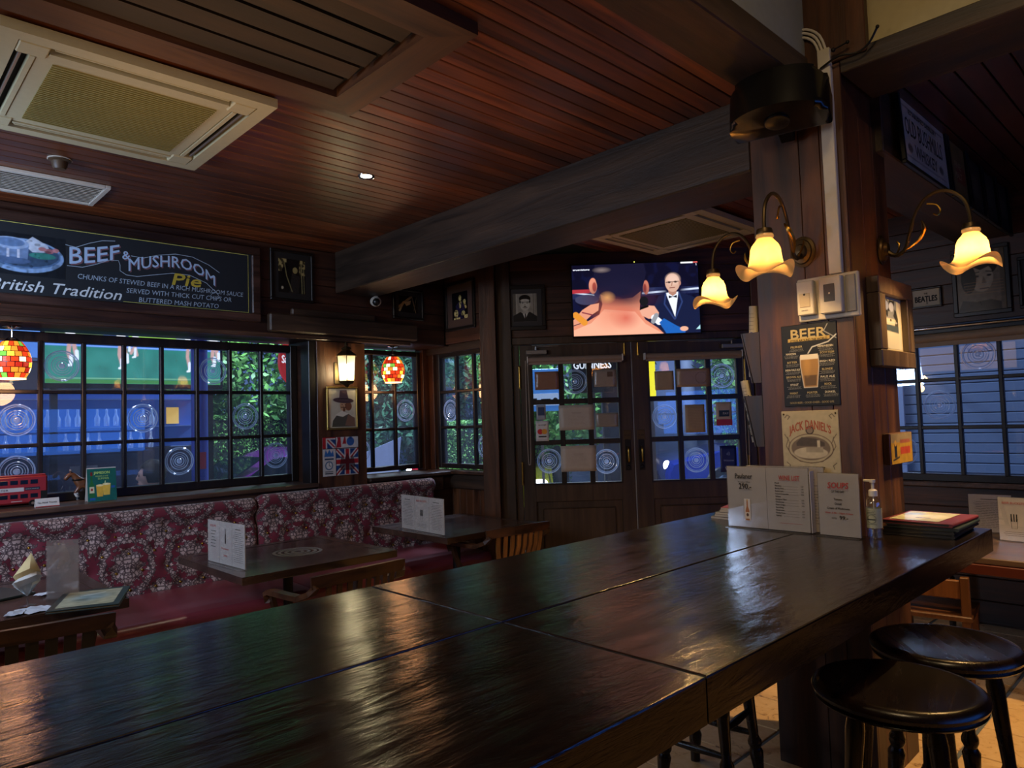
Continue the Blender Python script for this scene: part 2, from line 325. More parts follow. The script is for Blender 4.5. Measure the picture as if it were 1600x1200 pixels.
def dup(root, loc=None, rotz=None, label=None):
    r = root.copy(); C.objects.link(r)
    if loc is not None: r.location = loc
    if rotz is not None: r.rotation_euler = (0, 0, rotz)
    if label: r['label'] = label
    for ch in list(root.children):
        c = ch.copy(); C.objects.link(c); c.parent = r
        for g in ch.children:
            d = g.copy(); C.objects.link(d); d.parent = c
    return r

# lettering: flat raised print, all strings of one colour joined into one mesh
_cache = {}
def strmesh(s):
    if s in _cache: return _cache[s]
    cu = bpy.data.curves.new('t', 'FONT'); cu.body = s; cu.size = 1; cu.align_x = 'LEFT'; cu.resolution_u = 2
    ob = bpy.data.objects.new('t', cu); C.objects.link(ob); dg = bpy.context.evaluated_depsgraph_get()
    me = bpy.data.meshes.new_from_object(ob.evaluated_get(dg)); vs = np.array([v.co[:] for v in me.vertices]) if len(me.vertices) else np.zeros((0, 3)); fs = [tuple(p.vertices) for p in me.polygons]
    bpy.data.objects.remove(ob); bpy.data.meshes.remove(me); bpy.data.curves.remove(cu); _cache[s] = (vs, fs); return vs, fs
class Print:
    def __init__(s): s.v = []; s.f = []; s.n = 0
    def _add(s, vs, fs): s.v.append(vs); s.f += [tuple(i+s.n for i in f) for f in fs]; s.n += len(vs)
    def text(s, t, x, z, h, w=None, align='c', shear=0, rot=0, warp=None, bold=0):
        vs, fs = strmesh(t)
        if not len(vs): return s
        vs = vs.copy()[:, :2]; x0, x1 = vs[:, 0].min(), vs[:, 0].max(); k = h/.7; W_ = (x1-x0)*k
        X = (vs[:, 0]-x0)*k; Z = vs[:, 1]*k
        if w: X *= w/W_; W_ = w
        X = X+shear*Z
        if align == 'c': X -= W_/2
        if align == 'r': X -= W_
        if warp: X, Z = warp(X, Z)
        c, sn = math.cos(rot), math.sin(rot); X, Z = X*c-Z*sn, X*sn+Z*c
        for dx, dz in (((0, 0),) if not bold else ((-bold, 0), (bold, 0), (0, bold), (0, -bold))):
            s._add(np.c_[X+x+dx, np.zeros(len(X))+len(s.v)*1e-6, Z+z+dz], fs)
        return s
    def stroke(s, pts, w):
        P = np.array(pts, float); n = len(P); vs = []
        for i in range(n):
            d = P[min(i+1, n-1)]-P[max(i-1, 0)]; d /= np.hypot(*d)+1e-9; nn = np.array((-d[1], d[0]))*w/2
            vs += [P[i]+nn, P[i]-nn]
        vs = np.array(vs); s._add(np.c_[vs[:, 0], np.zeros(len(vs)), vs[:, 1]], [(2*i, 2*i+1, 2*i+3, 2*i+2) for i in range(n-1)]); return s
    def rect(s, x0, x1, z0, z1): return s.stroke([(x0, (z0+z1)/2), (x1, (z0+z1)/2)], z1-z0)
    def disc(s, x, z, rx, rz=None, n=24):
        rz = rz or rx; s._add(np.array([(x+rx*math.cos(2*PI*i/n), 0, z+rz*math.sin(2*PI*i/n)) for i in range(n)]), [tuple(range(n))]); return s
    def lines(s, x0, x1, z0, z1, n, h=.0012, rag=.3):
        for i in range(n):
            z = z1-(z1-z0)*(i+.5)/n; a = x0+(x1-x0)*rag*random.random()*.5; b = x1-(x1-x0)*rag*random.random()*.5
            x = a
            while x < b-.002:
                e = min(b, x+(x1-x0)*(.06+.14*random.random())); s.rect(x, e, z-h/2, z+h/2); x = e+(x1-x0)*.025
        return s
    def build(s, name, m, parent, y=-.001, loc=None):
        me = bpy.data.meshes.new(name); v = np.concatenate(s.v); v[:, 1] += y; me.from_pydata(v.tolist(), [], s.f); me.materials.append(m)
        return link(name, me, parent, loc)

# painted print: colour per vertex on a fine grid
class Art:
    def __init__(s, w, h, nx, bgc):
        s.w, s.h = w, h; s.nx = nx; s.ny = max(2, int(nx*h/w)); s.px = 1/nx
        s.X, s.Y = np.meshgrid(np.linspace(0, 1, s.nx), np.linspace(0, h/w, s.ny)); s.a = h/w
        s.I = np.ones((s.ny, s.nx, 3))*np.array(lin(bgc))
    def _b(s, m, col, al=1): m = np.clip(m, 0, 1)[..., None]*al; s.I = s.I*(1-m)+np.array(lin(col))*m; return s
    def ell(s, cx, cy, rx, ry, col, al=1, soft=1, rot=0):
        dx, dy = s.X-cx, s.Y-cy; c, sn = math.cos(rot), math.sin(rot); dx, dy = dx*c+dy*sn, -dx*sn+dy*c
        d = (np.sqrt((dx/rx)**2+(dy/ry)**2)-1)*min(rx, ry); return s._b(.5-d/(s.px*soft), col, al)
    def poly(s, pts, col, al=1):
        ins = np.zeros(s.X.shape, bool); d = np.full(s.X.shape, 9.); n = len(pts)
        for i in range(n):
            (x0, y0), (x1, y1) = pts[i], pts[(i+1) % n]
            c = (y0 > s.Y) != (y1 > s.Y)
            with np.errstate(divide='ignore', invalid='ignore'): xx = (x1-x0)*(s.Y-y0)/((y1-y0) or 1e-9)+x0
            ins ^= c & (s.X < xx)
            L2 = (x1-x0)**2+(y1-y0)**2+1e-12; t = np.clip(((s.X-x0)*(x1-x0)+(s.Y-y0)*(y1-y0))/L2, 0, 1)
            d = np.minimum(d, np.hypot(s.X-x0-t*(x1-x0), s.Y-y0-t*(y1-y0)))
        d = np.where(ins, -d, d); return s._b(.5-d/s.px, col, al)
    def rect(s, x0, x1, y0, y1, col, al=1): return s.poly([(x0, y0), (x1, y0), (x1, y1), (x0, y1)], col, al)
    def line(s, pts, w, col, al=1):
        d = np.full(s.X.shape, 9.)
        for (x0, y0), (x1, y1) in zip(pts, pts[1:]):
            L2 = (x1-x0)**2+(y1-y0)**2+1e-12; t = np.clip(((s.X-x0)*(x1-x0)+(s.Y-y0)*(y1-y0))/L2, 0, 1); d = np.minimum(d, np.hypot(s.X-x0-t*(x1-x0), s.Y-y0-t*(y1-y0)))
        return s._b(.5-(d-w/2)/s.px, col, al)
    def noise(s, amp, sc=8, thr=None, col=None, seed=1):
        g = np.random.default_rng(seed); k = int(sc); low = g.random((k+2, k+2)); xi = s.X*k; yi = s.Y*k
        x0 = np.floor(xi).astype(int) % (k+1); y0 = np.floor(yi).astype(int) % (k+1); fx = xi-np.floor(xi); fy = yi-np.floor(yi)
        v = low[y0, x0]*(1-fx)*(1-fy)+low[y0, x0+1]*fx*(1-fy)+low[y0+1, x0]*(1-fx)*fy+low[y0+1, x0+1]*fx*fy
        if col is None: s.I *= (1+amp*(v-.5)*2)[..., None]
        else: s._b((v-thr)*8, col, amp)
        return s
    def build(s, name, m, parent, x0=None, z0=0, y=-.001):
        x0 = -s.w/2 if x0 is None else x0
        V = np.stack([x0+s.X*s.w, np.full(s.X.shape, y), z0+s.Y*s.w], -1).reshape(-1, 3)
        i = np.arange(s.nx*s.ny).reshape(s.ny, s.nx); F = np.stack([i[:-1, :-1], i[:-1, 1:], i[1:, 1:], i[1:, :-1]], -1).reshape(-1, 4)
        me = bpy.data.meshes.new(name); me.from_pydata(V.tolist(), [], F.tolist()); me.materials.append(m)
        ca = me.color_attributes.new('Col', 'FLOAT_COLOR', 'POINT'); ca.data.foreach_set('color', np.c_[np.clip(s.I, 0, 4).reshape(-1, 3), np.ones(len(V))].ravel().astype(np.float32))
        return link(name, me, parent)

def picture_frame(root, w, h, fw=.02, d=.025, m=None, bevel=.004, y=0):
    m = m or WDK
    for a in ((-w/2, w/2, -d+y, y, 0, fw), (-w/2, w/2, -d+y, y, h-fw, h), (-w/2, -w/2+fw, -d+y, y, fw, h-fw), (w/2-fw, w/2, -d+y, y, fw, h-fw)):
        box('frame_rail', m, root, *a, bev=bevel)
AL = R(90); AD = R(45)
def DW(s, z=0, off=0):      # a point of the diagonal door wall, off metres towards the room
    return (-4.77+.70711*s+.70711*off, 4.24+.70711*s-.70711*off, z)
XB = -5.42   # face of the bulkhead over the left windows
XW = -5.88   # left window plane
CZ = 3.08    # plank ceiling

# ================================================================ STRUCTURE
# floor: grout bed with single tiles where the floor shows
fl = setting('floor')
GRT = mat('grout', '#5b5f62', .8)
box('grout_bed', GRT, fl, -6.0, 2.2, -3.2, 6.2, -.12, -.006)
FT = MB().box(-.171, .171, -.171, .171, -.02, 0, bev=.003).mesh('tile', TIL)
for i in range(-6, 4):
    for j in range(-4, 8):
        link('tile', FT, fl, (-1.0+.35*(i+.5)-(.006 if i % 2 else -.006), 3.40+.35*(j+.5), 0))
MB().box(-6.0, -3.11, -3.2, 6.2, -.02, -.001).box(.41, 2.2, -3.2, 6.2, -.02, -.001).box(-3.11, .41, -3.2, 1.99, -.02, -.001).build('tile_field', TIL, fl, kind='stuff')

ce = setting('ceiling')
box('backing', BLKM, ce, -6.0, -1.3, -3.2, 6.2, CZ+.02, CZ+.12); box('backing', BLKM, ce, -1.3, -.1, 3.3, 6.2, CZ+.02, CZ+.12)
PW = .0885
pm = MB().box(-.0418, .0418, -2.46, 2.46, 0, .018, bev=.003).mesh('plank', WCE)
x = XB+PW/2+.005
while x < -1.49:
    link('plank', pm, ce, (x, .66, CZ)); x += PW
pm2 = MB().box(-.0418, .0418, -1.32, 1.32, 0, .018, bev=.003).mesh('plank', WCE); x = -3.9
while x < -1.6:
    link('plank', pm2, ce, (x, 4.82, CZ)); x += PW
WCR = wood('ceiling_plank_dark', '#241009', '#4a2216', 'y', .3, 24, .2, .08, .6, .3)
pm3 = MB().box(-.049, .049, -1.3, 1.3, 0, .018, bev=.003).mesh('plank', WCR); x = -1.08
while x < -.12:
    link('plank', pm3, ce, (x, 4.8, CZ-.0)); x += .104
box('high_plaster', CRM2, ce, -1.3, 2.2, -3.2, 6.2, 4.0, 4.1)

# beams and posts
tb = setting('trim_1'); box('beam', WBX, tb, XB+.01, -1.56, 3.12, 3.50, 2.725, CZ+.02, bev=.008)
tb = setting('trim_2'); box('beam', WBY, tb, -1.50, -1.265, -3.1, 3.118, 3.035, 3.155, bev=.006)
tb = setting('trim_3'); box('beam', WBX, tb, -1.134, -.1, 3.122, 3.50, 3.035, CZ+.04, bev=.004)
tb = setting('trim_4')   # the central pillar: boards around a core
box('core', WBZ, tb, -1.545, -1.15, 3.135, 3.61, 0, CZ+.02)
for a, b in ((-1.56, -1.332), (-1.33, -1.24), (-1.238, -1.135)): box('board', WBZ, tb, a, b, 3.12, 3.136, 0, 3.085, bev=.002)
for a, b in ((3.137, 3.30), (3.303, 3.46), (3.463, 3.62)): box('board', WBZ, tb, -1.151, -1.135, a, b, 0, 2.895, bev=.002)
for a, b in ((3.137, 3.38), (3.383, 3.62)): box('board', WBZ, tb, -1.56, -1.544, a, b, 0, 2.72, bev=.002)
tb = setting('trim_5'); box('upper_post', WBZ, tb, -1.345, -1.02, 3.11, 3.155, 3.09, 4.0, bev=.004)
tb = setting('trim_6'); box('beam', WBY, tb, -1.42, -1.10, 3.51, 6.0, 2.78, CZ+.015, bev=.006)
wp = setting('wall_above_beams'); box('plaster', CRM2, wp, -1.38, -1.275, -3.1, 3.14, 3.15, 4.0); box('plaster', CRM, wp, -1.16, -.1, 3.16, 3.3, CZ+.01, 4.0); box('plaster', CRM, wp, -.16, -.1, 3.3, 6.1, CZ-.3, 4.0)

# left wall
wl = setting('wall_left')
box('lower_wall', WDY, wl, -6.0, -5.5, -3.1, 4.43, 0, 1.068)
for a, b in ((-3.1, -.33), (2.975, 3.43)): box('pier', WDX, wl, -6.0, -5.50, a, b, 1.068, 2.33)
box('bulkhead_core', WDY, wl, -6.0, XB-.018, -3.1, 4.45, 2.33, CZ+.02)
for k in range(5): box('plank', WDY, wl, XB-.018, XB, -3.1, 4.32, 2.332+.15*k, 2.479+.15*k, bev=.003)
box('soffit_edge', WSIL, wl, XB-.02, XB+.022, -3.1, 3.9, 2.31, 2.345, bev=.006)
box('sill_board', WSIL, wl, -5.93, -5.43, -3.0, 2.95, 1.07, 1.105, bev=.006); box('sill_board', WSIL, wl, -5.93, -5.43, 3.45, 4.42, 1.07, 1.105, bev=.006)
box('post_board', WBZ, wl, -5.50, -5.452, 2.955, 3.43, 1.0, 2.308, bev=.004)
box('post_edge', WDK, wl, -5.60, -5.46, 2.885, 2.953, 1.105, 2.308, bev=.004)
box('corner_board', WBZ, wl, -5.93, -5.80, 4.33, 4.42, 1.106, 2.33, bev=.003)
box('apron', WSIL, wl, -5.5, -5.472, -3.0, 4.3, .93, 1.068, bev=.003)
# worn timber nailed along the bulkhead
tm = setting('trim_7'); MB().box(XB+.001, XB+.07, 2.5, 3.95, 2.352, 2.50, bev=.012).box(XB+.001, XB+.05, 2.7, 3.5, 2.50, 2.56, bev=.012).build('timber', WBY, tm)

# far return wall
wf = setting('wall_far')
box('lower_wall', WDX, wf, -5.93, -4.86, 4.45, 4.62, 0, 1.09)
for k in range(9): box('plank', WBZ, wf, -5.48+.1*k-.3, -5.383+.1*k-.3, 4.43, 4.452, 0, .93, bev=.004)
box('rail', WBX, wf, -5.88, -4.86, 4.41, 4.452, .93, 1.075, bev=.008); box('sill_board', WSIL, wf, -5.88, -4.86, 4.36, 4.5, 1.075, 1.11, bev=.006)
box('upper_wall', WDX, wf, -5.93, -4.8, 4.35, 4.62, 2.345, CZ+.02)
for k in range(3): box('plank', WDX, wf, XB+.0, -4.80, 4.33, 4.352, 2.345+.245*k, 2.585+.245*k, bev=.003)
box('head_board', WBX, wf, -5.88, -4.86, 4.38, 4.46, 2.27, 2.345, bev=.003)
box('corner_board', WBZ, wf, -5.80, -5.72, 4.40, 4.45, 1.11, 2.27, bev=.003)

# diagonal entrance wall (local frame: x along the wall, y into it)
wd = link('wall_entrance', None, None, (-4.77, 4.24, 0), AD, kind='structure')
box('post', WBZ, wd, -.02, .125, -.12, .40, 0, CZ, bev=.005); box('post', WDO, wd, .127, .262, -.04, .15, 0, CZ, bev=.005)
box('jamb', WDO, wd, .264, .3285, -.005, .12, 0, 2.262, bev=.006); box('jamb', WDO, wd, 2.3495, 2.43, -.005, .12, 0, 2.262, bev=.006)
box('post', WBZ, wd, 2.432, 2.62, -.03, .15, 0, CZ, bev=.005)
box('header', WDO, wd, .264, 2.43, -.02, .12, 2.258, 2.325, bev=.006)
box('upper_core', WDX, wd, .262, 2.432, .01, .15, 2.325, CZ)
for k in range(5): box('plank', WDX, wd, .264, 2.43, -.006, .012, 2.327+.152*k, 2.476+.152*k, bev=.003)

# right wall
wr = setting('wall_right')
box('lower_wall', WDX, wr, -3.15, 2.2, 6.03, 6.2, 0, 1.02)
for k in range(6): box('plank', WDX, wr, -3.0, 2.0, 6.01, 6.031, .01+.166*k, .172+.166*k, bev=.004)
box('upper_wall', WDX, wr, -3.15, 2.2, 6.03, 6.2, 2.2, 4.0)
for k in range(6): box('plank', WDX, wr, -3.0, -.16, 6.008, 6.031, 2.2+.148*k, 2.345+.148*k, bev=.003)
box('end_wall', WDX, wr, -.25, 2.2, 6.03, 6.2, 1.02, 2.2); box('end_wall', WDX, wr, -3.15, -2.36, 6.03, 6.2, 1.02, 2.2)
box('sill_board', WSIL, wr, -2.36, -.25, 5.95, 6.06, .985, 1.02, bev=.005)
wb = setting('wall_back'); box('plaster', CRM2, wb, -6.0, 2.2, -3.3, -3.1, 0, 4.1); box('plaster', CRM2, wb, 2.0, 2.2, -3.1, 6.2, 0, 4.1)

# windows ------------------------------------------------------------------
def bullseye():
    b = MB(); b.torus((0, -.004, 0), .106, .0055, 36, 6); b.torus((0, -.004, 0), .093, .0028, 36, 5); b.torus((0, -.003, 0), .066, .0035, 30, 5); b.torus((0, -.003, 0), .050, .0022, 30, 5); b.torus((0, -.003, 0), .034, .004, 24, 5)
    b.lathe([(.022, -.002), (.018, -.009), (.008, -.012), (0, -.012)], 16, ax='y'); return b.mesh('bullseye', RND, True)
BUL = bullseye()
def panes(root, cols, rows, y, marks=(), mw=.028, md=.035, wm=None, gap=.012):
    wm = wm or MUN; H0, H1 = rows[0], rows[-1]
    for c in cols[1:-1]: box('glazing_bar', wm, root, c-mw/2, c+mw/2, y-md, y+.01, H0, H1, bev=.005)
    for r in rows[1:-1]: box('glazing_bar', wm, root, cols[0], cols[-1], y-md+.004, y+.01, r-mw/2, r+mw/2, bev=.005)
    meshes = {}
    for i in range(len(cols)-1):
        for j in range(len(rows)-1):
            w = cols[i+1]-cols[i]; h = rows[j+1]-rows[j]; key = (round(w, 3), round(h, 3))
            if key not in meshes: meshes[key] = MB().box(-w/2+.004, w/2-.004, -.0015, .0015, -h/2+.004, h/2-.004).mesh('pane', GLS)
            p = link('pane', meshes[key], root, ((cols[i]+cols[i+1])/2, y, (rows[j]+rows[j+1])/2))
            if (i, len(rows)-2-j) in marks: link('bullseye', BUL, p, (0, 0, random.uniform(-.015, .02)))
def window(name, loc, rotz, cols, rows, marks, fw=.06, label=None, wm=None):
    w = link(name, None, None, loc, rotz, kind='structure'); wm = wm or MUN
    box('stile', wm, w, cols[0]-fw, cols[0]+.006, -.04, .05, rows[0]-fw, rows[-1]+fw, bev=.006); box('stile', wm, w, cols[-1]-.006, cols[-1]+fw, -.04, .05, rows[0]-fw, rows[-1]+fw, bev=.006)
    box('rail', wm, w, cols[0], cols[-1], -.038, .05, rows[-1]-.006, rows[-1]+fw, bev=.006); box('rail', wm, w, cols[0], cols[-1], -.038, .05, rows[0]-fw, rows[0]+.006, bev=.006)
    panes(w, cols, rows, 0, marks, wm=wm); return w
c1 = [.244+.267*k-.534 for k in range(13)]
def col1(y): return int((y-c1[0])/.267)
m1 = {(col1(1.2), 0), (col1(2.25), 0), (col1(.95), 1), (col1(1.7), 1), (col1(2.5), 1), (col1(.95), 2), (col1(1.98), 2), (col1(2.8), 2)}
window('window_1', (XW, 0, 0), AL, c1, [1.165, 1.51, 1.885, 2.245], m1)
window('window_2', (XW, 0, 0), AL, [3.49, 3.757, 4.024, 4.29], [1.165, 1.53, 1.895, 2.265], {(2, 1), (0, 2)}, .04)
window('window_3', (0, 4.47, 0), 0, [-5.67, -5.41, -5.147, -4.90], [1.165, 1.53, 1.885, 2.24], {(0, 1), (2, 2)}, .04)
window('window_4', (0, 6.05, 0), 0, [-2.29+.2708*k for k in range(8)], [1.07, 1.425, 1.785, 2.14], {(1, 0), (3, 0), (2, 1), (1, 2), (5, 1)}, .05)

# doors ----------------------------------------------------------------------
def door(name, s0, w, cols, rows, marks, hinge_left):
    d = link(name, None, None, DW(s0), AD, kind='structure')
    z0, z1 = rows[0], rows[-1]
    box('stile', WDO, d, 0, cols[0]+.005, .0, .055, .012, 2.255, bev=.004); box('stile', WDO, d, cols[-1]-.005, w, .0, .055, .012, 2.255, bev=.004)
    box('top_rail', WDO, d, cols[0], cols[-1], .002, .053, z1-.005, 2.252, bev=.003); box('middle_rail', WDO, d, cols[0], cols[-1], .002, .053, .84, z0+.005, bev=.003)
    box('bottom_rail', WDO, d, cols[0], cols[-1], .002, .053, .012, .16, bev=.003); box('door_panel', WDO, d, cols[0], cols[-1], .02, .045, .16, .84)
    box('raised_panel', WDO, d, cols[0]+.06, cols[-1]-.06, .008, .022, .22, .78, bev=.01)
    MB().box(cols[0]-.012, cols[-1]+.012, -.006, .01, z1-.004, z1+.012).box(cols[0]-.012, cols[-1]+.012, -.006, .01, z0-.012, z0+.004).box(cols[0]-.012, cols[0]+.004, -.006, .01, z0, z1).box(cols[-1]-.004, cols[-1]+.012, -.006, .01, z0, z1).build('bead', MUN, d)
    panes(d, cols, rows, .03, marks, .045, .035, MUN)
    hx = -.004 if hinge_left else w+.004
    for z in (1.10, 1.965): MB().tube([(hx, -.008, z-.09), (hx, -.008, z+.09)], .010, 10).sphere((hx, -.008, z+.095), .012, 8, 6).sphere((hx, -.008, z-.095), .012, 8, 6).build('hinge', BRS, d, True)
    lx = w-.055 if hinge_left else .055
    box('push_plate', BRSD, d, lx-.035, lx+.035, -.004, .0, 1.37, 1.46, bev=.0015)
    Print().text('PUSH', lx, 1.405, .016, .045).build('lettering', INK, d, -.0045)
    h = MB().box(lx-.026, lx+.026, -.004, 0, 1.10, 1.38, bev=.002).build('handle_plate', IRN, d)
    MB().tube([(lx, -.004, 1.31), (lx, -.035, 1.30), (lx, -.042, 1.28), (lx, -.042, 1.20), (lx, -.035, 1.18), (lx, -.004, 1.17)], [.006, .008, .011, .011, .008, .006], 10).build('handle_grip', BRS, h, True)
    MB().lathe([(.012, -.012), (.018, -.006), (.02, -.001)], 14, (lx, 0, 1.13), 'y').build('keyhole_boss', IRN, h, True)
    MB().tube([(lx, -.010, 2.13), (lx, -.010, 2.245)], .005, 8).box(lx-.011, lx+.011, -.006, .0, 2.13, 2.24, bev=.001).build('flush_bolt', BRS, d)
    # door closer
    cx0 = .06 if hinge_left else w-.20; c = box('door_closer', STL, d, cx0, cx0+.19, -.05, -.001, 2.165, 2.205, bev=.006)
    MB().box(cx0+.02, cx0+.05, -.052, -.05, 2.178, 2.192).tube([(cx0+.09, -.03, 2.205), (cx0+.09, -.03, 2.235)], .009, 8).ribbon([(cx0+.09, -.03, 2.232), (cx0+.32*(1 if hinge_left else -1)*.9, -.02, 2.238), (cx0+.1, -.01, 2.245)], .004, .018).build('closer_arm', STL, c)
    # roller blind rolled up over the glass, with its bead chain
    b = MB().tube([(cols[0]-.035, -.045, 2.115), (cols[-1]+.035, -.045, 2.115)], .026, 16).box(cols[0]-.03, cols[-1]+.03, -.055, -.048, 2.072, 2.10).build('roller_blind', mat('blind_cloth', '#8a7362', .7), d, True)
    MB().box(cols[0]-.043, cols[0]-.033, -.075, -.002, 2.085, 2.145, bev=.002).box(cols[-1]+.033, cols[-1]+.043, -.075, -.002, 2.085, 2.145, bev=.002).build('blind_bracket', WHT, b)
    kx = cols[0]-.05 if hinge_left else cols[-1]+.05
    zb = 1.18 if hinge_left else 1.05
    MB().tube([(kx-.008, -.06, 2.11), (kx-.012, -.05, 1.5), (kx-.008, -.045, zb+.03), (kx, -.045, zb), (kx+.012, -.045, zb+.03), (kx+.016, -.05, 1.5), (kx+.010, -.06, 2.11)], .0022, 5).build('blind_chain', mat('chain', '#b8a894', .5), b)
    return d
d1 = door('door_1', .33, 1.003, [.11, .37, .625, .885], [1.0, 1.37, 1.735, 2.08], {(1, 0), (0, 2), (2, 2)}, True)
d2 = door('door_2', 1.345, 1.003, [.145, .41, .68, .935], [1.0, 1.37, 1.735, 2.08], {(2, 0), (0, 1), (1, 2)}, False)
box('meeting_strip', mat('door_gap', '#8f98a4', .4), wd, 1.3345, 1.3435, .01, .05, .02, 2.25)

# ================================================================ LARGE FURNITURE
def skin(vs, es, rs, sub=2, voxel=None):
    me = bpy.data.meshes.new('s'); me.from_pydata(vs, es, []); ob = bpy.data.objects.new('s', me); C.objects.link(ob)
    md = ob.modifiers.new('k', 'SKIN'); md.use_smooth_shade = True
    for v, r in zip(me.skin_vertices[0].data, rs): v.radius = (r, r) if not isinstance(r, tuple) else r
    me.skin_vertices[0].data[0].use_root = True
    sd = ob.modifiers.new('s', 'SUBSURF'); sd.levels = sub; sd.render_levels = sub
    dg = bpy.context.evaluated_depsgraph_get(); out = bpy.data.meshes.new_from_object(ob.evaluated_get(dg)); bpy.data.objects.remove(ob); return out
def fuse(meshes, voxel):
    bm = bmesh.new()
    for m in meshes: bm.from_mesh(m)
    me = bpy.data.meshes.new('f'); bm.to_mesh(me); bm.free(); ob = bpy.data.objects.new('f', me); C.objects.link(ob)
    md = ob.modifiers.new('r', 'REMESH'); md.mode = 'VOXEL'; md.voxel_size = voxel; md.use_smooth_shade = True
    sm = ob.modifiers.new('s', 'SMOOTH'); sm.iterations = 3; sm.factor = .5
    dg = bpy.context.evaluated_depsgraph_get(); out = bpy.data.meshes.new_from_object(ob.evaluated_get(dg)); bpy.data.objects.remove(ob); return out

# bar-height table built round the pillar
bt = thing('bar_table', 'long dark glossy bar-height table built round the central pillar', 'table', (-1.41, 1.3, 0))
def L(x, y): return (x+1.41, y-1.3)
TH = .955
def slab(pts):
    b = MB(); b.poly([L(*p) for p in pts], TH, 1.05)
    es = [e for e in b.bm.edges if all(abs(v.co.z-1.05) < 1e-6 for v in e.verts)]
    bmesh.ops.bevel(b.bm, geom=es, offset=.005, segments=2, affect='EDGES', profile=.6); b.build('top_slab', TAB, bt)
slab([(-2.03, -1.0), (-1.398, -1.0), (-1.398, 1.278), (-2.03, 1.278)]); slab([(-1.392, -1.0), (-.79, -1.0), (-.79, 1.278), (-1.392, 1.278)])
slab([(-2.03, 1.283), (-1.398, 1.283), (-1.398, 3.113), (-1.567, 3.113), (-1.567, 3.6), (-2.03, 3.6)])
slab([(-1.392, 1.283), (-.79, 1.283), (-.79, 3.6), (-1.128, 3.6), (-1.128, 3.113), (-1.392, 3.113)])
for y in (-.8, .55):
    for x in (-1.85, -.97): box('leg', WST, bt, x+1.41-.05, x+1.41+.05, y-1.3-.05, y-1.3+.05, 0, TH, bev=.006)
box('under_frame', WST, bt, -.5, .5, -2.15, 1.79, TH-.05, TH-.001, bev=.004)
box('under_frame', WST, bt, -.5, -.165, 1.79, 2.2, TH-.05, TH-.001, bev=.004)

def turned_leg(p0, p1):
    prof = [(.0185, 0), (.020, .06), (.024, .10), (.0265, .13), (.020, .15), (.026, .165), (.026, .18), (.018, .20), (.021, .30), (.023, .36), (.026, .40), (.017, .42), (.024, .44), (.024, .455), (.017, .475), (.020, .60), (.023, .72), (.017, .78)]
    p0, p1 = Vector(p0), Vector(p1); Ln = (p1-p0).length; b = MB().lathe([(r*1.12, z/.78*Ln) for r, z in prof], 14)
    b.xf(Matrix.Translation(p0) @ (p1-p0).to_track_quat('Z', 'Y').to_matrix().to_4x4()); return b
def stool(label, loc, rz, group='round bar stools'):
    t = thing('bar_stool', label, 'stool', loc, rz, group)
    MB().lathe([(0, .742), (.19, .742), (.212, .750), (.219, .757), (.213, .763), (.222, .770), (.226, .780), (.222, .791), (.210, .799), (.196, .8), (.18, .796), (0, .792)], 56).build('seat', WST, t, True)
    pts = []
    for a in (45, 135, 225, 315):
        c, s_ = math.cos(R(a)), math.sin(R(a)); turned_leg((c*.215, s_*.215, 0), (c*.135, s_*.135, .745)).build('leg', WST, t, True); pts.append((c, s_))
    for z, k in ((.20, (0, 2)), (.30, (1, 3))):
        for i in k:
            a, b = pts[i], pts[(i+1) % 4]; rr = .215-.08*z/.745
            MB().tube([(a[0]*rr, a[1]*rr, z), ((a[0]+b[0])*rr/2, (a[1]+b[1])*rr/2, z), (b[0]*rr, b[1]*rr, z)], [.011, .017, .011], 10).build('stretcher', WST, t, True)
    return t
s0 = stool('nearest round black wooden bar stool on the right of the bar table', (-.735, 2.19, 0), R(12))
dup(s0, (-.745, 2.68, 0), R(40), 'second round black bar stool, with a bluish sheen, behind the nearest one'); dup(s0, (-1.68, 2.73, 0), R(5), 'black bar stool under the bar table, only its turned legs showing')

# small square tables
def small_table(x0, x1, y0, y1, label):
    cx, cy = (x0+x1)/2, (y0+y1)/2; hx, hy = (x1-x0)/2, (y1-y0)/2
    t = thing('dining_table', label, 'table', (cx, cy, 0), 0, 'small tables along the bench')
    MB().box(-hx, hx, -hy, hy, .705, .75, bev=.004).build('tabletop', WTB, t)
    for a in ((-hx, hx, -hy, -hy+.07), (-hx, hx, hy-.07, hy), (-hx, -hx+.07, -hy+.07, hy-.07), (hx-.07, hx, -hy+.07, hy-.07)): box('lipping', WTB, t, *a, .748, .7515)
    MB().tube([(0, 0, .04), (0, 0, .705)], .032, 14).box(-.18, .18, -.18, .18, .685, .705).build('pedestal', IRN, t, True)
    MB().box(-.3, .3, -.04, .04, 0, .04, bev=.008).box(-.04, .04, -.3, .3, 0, .04, bev=.008).build('foot', IRN, t)
small_table(-4.95, -3.93, .08, 1.08, 'dark wooden table at the left edge holding the napkin glass and open menu')
small_table(-4.94, -3.93, 1.65, 2.69, 'dark wooden table with a ring-stained top, between the other two')
small_table(-5.0, -4.02, 3.18, 4.14, 'dark wooden table in the corner nearest the double doors')

